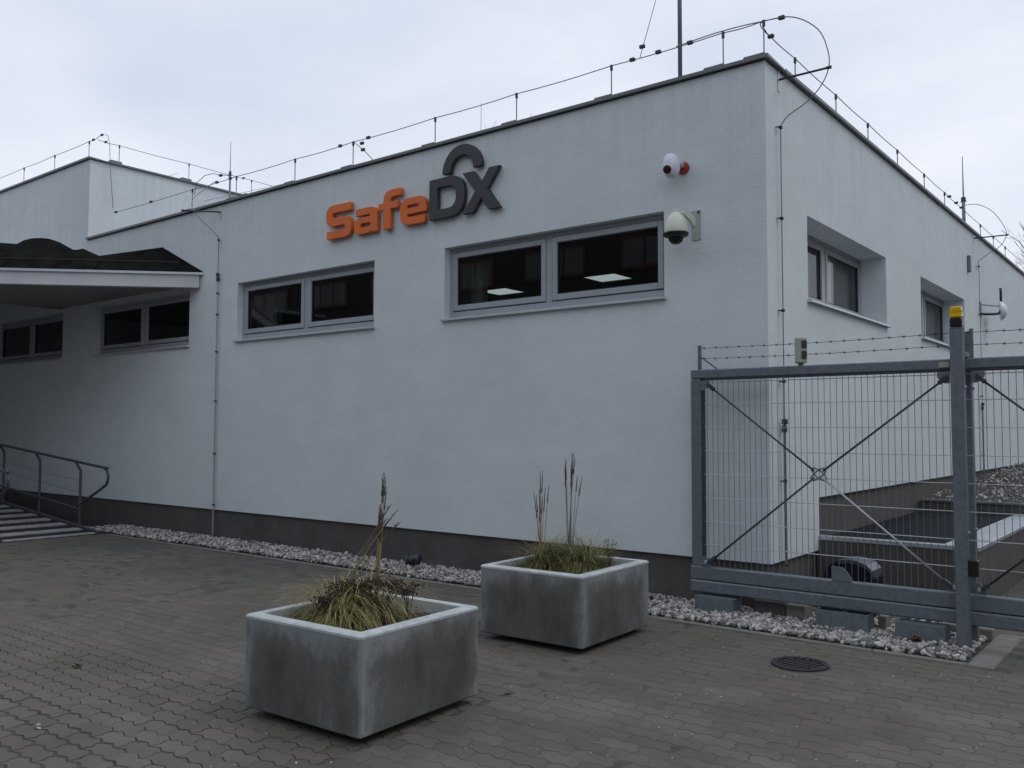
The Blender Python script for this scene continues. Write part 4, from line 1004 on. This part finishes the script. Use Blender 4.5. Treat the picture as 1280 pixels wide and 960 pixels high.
# ------------------------------------------------------------------ lightning protection
def conductor(label,path_loop,x,y,z_top,z_pipe,z_bot,nrm,clamps,arm,bot_m=ALU):
    t=thing('lightning_conductor',label,'lightning conductor',(x,y,0),'lightning conductors on the walls')
    def cp(n,mb,m,sm=False): o=obj(n,mb,m,t,sm); o.matrix_parent_inverse=Matrix.Translation((-x,-y,0))
    n=Vector(nrm); c=Vector((x,y,0))
    q=MB(); q.tube(smooth_path(path_loop,5),.0055,6); cp('loop_wire',q,ALU,True)
    q=MB(); q.tube([path_loop[-1],(x,y,z_top-.25),(x,y,z_pipe)],.0055,6); cp('down_wire',q,ALU)
    q=MB(); q.tube([(x,y,z_pipe+.06),(x,y,z_bot)],.013 if z_pipe<3 else .011,8); cp('protective_pipe',q,GALV if z_pipe<3 else WIREM)
    q=MB(); q.bbox(x-.02,x+.02,y-.02,y+.02,z_pipe-.03,z_pipe+.03,.004); q.bbox(x-.015,x+.03,y-.03,y+.012,z_pipe+.04,z_pipe+.09,.004); cp('test_clamp',q,STEELD)
    for z in clamps:
        q=MB(); q.box(x-.014,x+.014,y-.014,y+.014,z-.012,z+.012); q.tube([(x-abs(n.y)*.03-.0,y-abs(n.x)*.03,z),(x-n.x*.05-abs(n.y)*.03,y-n.y*.05-abs(n.x)*.03,z)],.006,5); q.tube([(x,y,z+.004),(x-abs(n.y)*.035,y-abs(n.x)*.035,z+.004)],.006,5); cp('clamp',q,STEELD)
    a,b=Vector(arm[0]),Vector(arm[1])
    q=MB(); q.tube([a,b],.011,8); cp('spacer_arm',q,STEELD,True)
    side=Vector((0,0,1)).cross(n); q=MB()
    pts=[a+side*s+Vector((0,0,zz)) for s,zz in ((-.03,-.11),(.03,-.11),(.03,.09),(-.03,.09))]; q.prism(pts,n*.006); cp('arm_plate',q,GALVL)
    q=MB(); q.lathe([(.016,-.01),(.016,.03)],8,(b-a).normalized(),b); cp('arm_clamp',q,STEELD)
conductor('lightning conductor with a large wire loop on the side wall near the roof corner',
  [(-4.05,7.75,5.402),(-3.6,7.76,5.425),(-3.2,7.82,5.435),(-2.93,7.9,5.43),(-2.70,7.904,5.25),(-2.612,7.904,5.02),(-2.612,7.904,4.86),(-2.69,7.904,4.71),(-2.83,7.9,4.59),(-2.97,7.88,4.51),(-3.035,7.86,4.42),(-3.04,7.85,4.30)],-3.04,7.85,4.42,1.62,.02,(1,0,0),[4.40,3.55,2.70,2.05,1.15,.40],[(XR,7.904,4.872),(-2.615,7.904,4.872)])
conductor('lightning conductor down the front wall right of the entrance canopy',
  [(-11.95,7.75,5.42),(-11.92,7.55,5.25),(-11.90,7.35,5.05),(-11.80,7.3,4.85),(-11.70,7.42,4.68),(-11.57,7.52,4.52),(-11.52,7.551,4.42),(-11.52,7.551,4.30)],-11.52,7.551,4.42,3.83,.02,(0,-1,0),[4.42,3.62,3.30,2.75,2.02,1.25,.50],[(-11.531,D,4.849),(-11.90,7.20,4.852)])
conductor('lightning conductor down the far end of the side wall',
  [(-3.2,16.6,5.48),(-3.01,16.6,5.46),(-2.79,16.6,5.31),(-2.62,16.6,5.03),(-2.59,16.6,4.87),(-2.69,16.6,4.70),(-2.86,16.6,4.60),(-3.0,16.6,4.50),(-3.04,16.7,4.44),(-3.04,16.75,4.3)],-3.04,16.75,4.44,2.0,.75,(1,0,0),[4.42,3.6,2.8,2.2,1.2],[(XR,16.555,4.88),(-2.585,16.555,4.87)])
# support rods on roofs
def stand(h):
    t=thing('wire_support_rod','x','support rod',(0,0,0),'support rods of the roof lightning wires')
    q=MB(); q.bbox(-.18,.03,-.06,.06,0,.098,.006); obj('base_block',q,GALV,t)
    q=MB(); q.tube([(0,0,.045),(0,0,h)],.0065,6); obj('rod',q,ALU,t)
    q=MB(); q.tube([(0,0,h-.035),(0,0,h+.022)],.015,8); obj('holder',q,STEELD,t); return t
ORD=['first','second','third','fourth','fifth','sixth','seventh','eighth','ninth','tenth','eleventh','twelfth']
s0=stand(.40); used=[False]
def put(x,y,z,rz,label):
    o=s0 if not used[0] else dup(s0); used[0]=True; o.location=(x,y,z); o.rotation_euler=(0,0,rz); o['label']=label
fx=[-3.148,-3.552,-4.80,-6.054,-7.31,-8.79,-10.0,-11.39,-12.565]
for i,x in enumerate(fx): put(x,7.75,TOP+.0,0,f'{ORD[i]} thin support rod from the roof corner along the front parapet')
for i,y in enumerate([8.73,9.98,11.17,12.48,13.9,15.18,17.96,19.18,20.45]): put(-3.22,y,TOP-.005,R(90),f'{ORD[i]} thin support rod from the roof corner along the side parapet')
for i,x in enumerate([-15.98,-17.33,-18.66,-20.0]): put(x,7.75,TTOP,0,f'{ORD[i]} support rod from the right along the front parapet of the taller left block')
for i,y in enumerate([8.21,9.64,11.1]): put(-15.77,y,TTOP,R(90),f'{ORD[i]} support rod from the front along the side parapet of the taller left block')
def lwire(label,pts,clamps,r=.0055):
    t=thing('lightning_wire',label,'lightning wire',pts[0],'roof lightning wires'); o=Vector(pts[0])
    q=MB(); q.tube([Vector(p)-o for p in pts],r,5); obj('wire',q,ALU,t,True)
    for c in clamps:
        c=Vector(c)-o; q=MB(); q.bbox(c.x-.03,c.x+.03,c.y-.018,c.y+.018,c.z-.018,c.z+.018,.006); obj('clamp',q,STEELD,t)
zf=TOP+.415
def sag(xs,y,z): 
    out=[]
    for a,b in zip(xs[:-1],xs[1:]):
        for k in range(4): out.append((a+(b-a)*k/4,y,z-.012*math.sin(math.pi*k/4)))
    out.append((xs[-1],y,z)); return out
lwire('long lightning wire along the front parapet of the main roof',sag(list(reversed(fx+[-14.95])),7.75,zf),[(-3.9,7.75,zf),(-4.45+.2,7.75,zf),(-4.75+.2,7.75,zf+.0),(-8.5,7.75,zf),(-9.05,7.75,zf),(-8.62,7.75,zf-.05),(-11.55,7.75,zf),(-11.9,7.75,zf),(-14.95,7.75,zf),(-13.8,7.75,zf)])
ysd=[8.0,8.73,9.98,11.17,12.48,13.9,15.18,16.6,17.96,19.18,20.45,23]
def sagy(ys,x,z):
    out=[]
    for a,b in zip(ys[:-1],ys[1:]):
        for k in range(4): out.append((x,a+(b-a)*k/4,z-.012*math.sin(math.pi*k/4)))
    out.append((x,ys[-1],z)); return out
lwire('long lightning wire along the side parapet of the main roof',[(-3.16,7.78,zf+.01),(-3.20,7.86,zf)]+sagy(ysd,-3.22,zf-.005),[(-3.22,8.1,zf),(-3.22,15.5,zf),(-3.22,16.0,zf),(-3.22,16.4,zf)])
lwire('small curled lightning wire joining both parapet wires at the roof corner',[tuple(v) for v in smooth_path([(-3.02,7.86,5.435),(-3.12,7.80,5.42),(-3.20,7.80,5.41),(-3.22,7.92,5.395),(-3.22,8.08,5.39)],5)],[(-3.02,7.86,5.435)])
lwire('short lightning wire dropping to the front parapet from the conductor',[(-8.78,7.75,zf),(-8.55,7.75,zf-.18),(-8.33,7.75,TOP+.03)],[(-8.6,7.75,zf-.14)])
zt_=TTOP+.415
lwire('lightning wire along the front parapet of the taller left block',sag([-24,-22,-20,-18.66,-17.33,-15.98,-15.72],7.75,zt_)+[(-15.62,7.8,zt_+.07),(-15.52,7.86,zt_+.05),(-15.5,7.89,zt_-.15),(-15.49,7.9,zt_-.5),(-15.5,7.95,zt_-.95),(-15.5,7.98,5.6)],[(-15.83,7.75,zt_),(-15.62,7.80,zt_+.06)])
lwire('lightning wire along the side parapet of the taller left block',sagy([7.8,8.21,9.64,11.1,13.0],-15.77,zt_),[(-15.77,7.95,zt_),(-15.77,10.9,zt_)])
lwire('thin stay wire across the roof of the taller left block',[(-26,10.5,7.25),(-15.8,9.4,6.62)],[],.004)
lwire('thin wire across the main roof behind the taller block edge',[(-15.6,9.9,6.15),(-12,9.9,6.02),(-8.5,9.9,5.7)],[],.004)
lwire('curved lightning wire rising over the parapet at the left conductor',[(-12.52,7.75,5.3),(-12.45,7.75,5.49),(-12.23,7.75,5.565),(-12.0,7.75,5.555),(-11.8,7.75,5.49),(-11.5,7.75,5.44)],[(-11.8,7.75,5.49)])
lwire('thin slanting stay wire rising from the front parapet wire to the mast',[(-4.459,7.75,5.40),(-4.41,8.0,6.09),(-4.62,8.98,7.6)],[(-4.45,7.78,5.52)],.004)
def mast(x,y,z0,h0,h1,r0,label):
    t=thing('lightning_rod',label,'lightning rod',(x,y,z0)); q=MB(); q.tube([(0,0,0),(0,0,h0)],r0,10); obj('lower_tube',q,GALV,t,True)
    q=MB(); q.tube([(0,0,h0),(0,0,h1)],r0*.42,8,r2=r0*.25); obj('rod',q,ALU,t,True)
    q=MB(); q.bbox(-.15,.15,-.15,.15,-.02,.04,.01); obj('foot',q,STEELD,t)
    q=MB(); q.tube([(0,0,h0-.03),(0,0,h0+.03)],r0*1.4,10); q.box(-.05,.05,-.008,.008,h0-.05,h0-.035); obj('collar',q,STEELD,t)
    return t
mast(-4.655,9.0,TOP-.12,3.9,5.5,.026,'tall grey mast on the roof behind the siren, cut off by the top edge')
mast(-3.25,16.72,TOP-.12,.75,1.50,.028,'lightning rod on the side roof beside the far conductor')
mast(-13.42,9.0,TOP-.12,1.24,1.80,.017,'lightning rod on the main roof beside the taller block')
mast(-7.64,9.0,TOP-.12,.03,1.16,.012,'thin short lightning rod behind the front parapet above the lettering')

# ------------------------------------------------------------------ bare trees behind
def tree(x,y,h,label,seed,dens=7,spread=.55):
    rr=random.Random(seed); t=thing('bare_tree',label,'tree',(x,y,-.03),'bare winter trees behind the building'); tr=MB(); cr_=MB()
    def grow(p,d,ln,r_,lev):
        pts=[p]; q=p.copy(); dd=d.copy(); ns=4 if lev<2 else 3
        for i in range(ns):
            dd=(dd+Vector((rr.gauss(0,.13),rr.gauss(0,.13),rr.gauss(.03,.08)))).normalized(); q=q+dd*ln/ns; pts.append(q.copy())
        (tr if lev==0 else cr_).tube(pts,r_,6 if lev<2 else 3,False,r2=r_*.55)
        if lev>=4: return
        nb=[9,6,6,5][lev]
        for b in range(nb):
            f=rr.uniform(.3 if lev==0 else .2,1); i=min(int(f*ns),ns-1); c=pts[i].lerp(pts[i+1],f*ns-i)
            ax=dd.orthogonal().normalized(); ax.rotate(Matrix.Rotation(rr.uniform(0,6.283),3,dd)); nd=(dd*rr.uniform(.5,1.0)+ax*rr.uniform(.55,1.0)*spread*1.5+Vector((0,0,.15))).normalized()
            grow(c,nd,ln*rr.uniform(.38,.6),max(r_*.45,.006),lev+1)
    grow(Vector((0,0,0)),Vector((0,0,1)),h*.62,h*.016,0)
    obj('trunk',tr,BARK,t,True); o=obj('crown',cr_,BARK,t); return t
tree(-7.45,48,11.0,'dense bare tree showing above the far right end of the roof',3)
tree(-6.45,44,10.2,'bare tree cut by the right picture edge behind the roof',8)
tree(-8.5,52,11.6,'bare tree mostly hidden behind the far end of the roof',12)
tree(-26.5,34.5,17.6,'tall bare tree with only twig tips showing above the front parapet',21)

# ------------------------------------------------------------------ building across the yard (seen in the window reflections)
ob=thing('apartment_block','dark rendered block with red framed windows, seen only reflected in the window glass','building',(-22,-17,0))
def opart(n,mb,m,par=ob): o=obj(n,mb,m,ob); o.matrix_parent_inverse=Matrix.Translation((22,17,0)); return o
q=MB(); q.box(-58,2,-28,-17,-.05,12.8); opart('wall',q,BRICK)
q=MB(); q.box(-58.3,2.3,-28.3,-16.6,12.8,13.1); opart('roof',q,ROOFM)
base=None
for fl_ in range(3):
    for k in range(11):
        x=-56+k*5.2; z=.95+fl_*3.72
        if base is None:
            q=MB(); q.box(0,3.4,-17.0,-16.93,0,1.45); fr=opart('window',q,REDF); base=fr
            ps_=[]
            for j in range(3):
                q=MB(); q.box(.14+j*1.08,1.10+j*1.08,-16.93,-16.915,.14,1.31); pn=obj('pane',q,OPAN,fr); ps_.append(pn)
            fr.location=(x,0,z)
        else:
            f2=base.copy(); COL.objects.link(f2); f2.location=(x,0,z)
            for pn in ps_: c=pn.copy(); COL.objects.link(c); c.parent=f2
nb=thing('added_sky_blocker','plain grey block added out of view on the right to cut sky light','building',(15,10,0))  # made-up unseen block, added to dim the sky light on the side wall
q=MB(); q.box(14,24,-8,42,-.05,8.6); o=obj('wall',q,mat('sky_blocker_grey',(.22,.22,.22),.9,var=.2,vscale=1),nb); o.matrix_parent_inverse=Matrix.Translation((-15,-10,0))
q=MB(); q.box(13.8,24.2,-8.2,42.2,8.6,8.8); o=obj('roof',q,ROOFM,nb); o.matrix_parent_inverse=Matrix.Translation((-15,-10,0))
# ------------------------------------------------------------------ fallen leaves
def leaf(x,y,z,s,label,m_,n=1):
    t=MB()
    for i in range(n):
        c=Vector((random.gauss(0,.02*(n>1)),random.gauss(0,.02*(n>1)),.004*i)); a=random.uniform(0,6.28); u=Vector((math.cos(a),math.sin(a),.15))*s; v=Vector((-math.sin(a),math.cos(a),.1))*s*.5
        t.add([c-u,c-u*.3+v,c+u*.4+v*.8+Vector((0,0,.008)),c+u,c+u*.3-v,c-u*.4-v*.8+Vector((0,0,.006))],[(0,1,2,3,4,5)])
    obj('fallen_leaf',t,m_,loc=(x,y,z),label=label,cat='leaf',group='fallen leaves on the ground')
leaf(-6.05,2.95,.006,.034,'dark red fallen leaf on the paving left of the nearest planter',LEAF,3)
leaf(-4.98,2.22,.006,.022,'pale leaf scrap on the dark worn paving at the lower left',PALELEAF,2)
leaf(-2.74,7.35,.035,.04,'rusty leaf on the gravel left of the middle roller carriage',LEAF,3)
leaf(-2.42,7.14,.03,.03,'brown leaf on the gravel in front of the middle roller carriage',LEAF,2)
leaf(-1.80,7.17,.03,.05,'orange brown leaves against the carriage box beside the front gate post',LEAF,7)
leaf(-2.78,7.62,.035,.04,'tan leaf on the gravel beside the pale footing',PALELEAF,2)
t=MB()
for i in range(46):
    x,y=random.uniform(-9,2.5),random.uniform(2.0,6.6)
    if (-4.5<x<-3.3 and (3<y<4.2 or 5.2<y<6.5)): continue
    a=random.uniform(0,6.28); k_=random.uniform(.006,.018); u=Vector((math.cos(a),math.sin(a),.1))*k_; v=Vector((-math.sin(a),math.cos(a),.1))*k_*.4; c=Vector((x,y,.006))
    t.add([c-u,c+v+Vector((0,0,.004)),c+u,c-v],[(0,1,2,3)])
obj('leaf_scraps',t,mat('dark_leaf_scrap',(.05,.035,.025),.9,rnd='island',extra=(.2,2.2),var=.3),label='tiny dark leaf scraps and twigs scattered over the paving',cat='litter',kind='stuff')
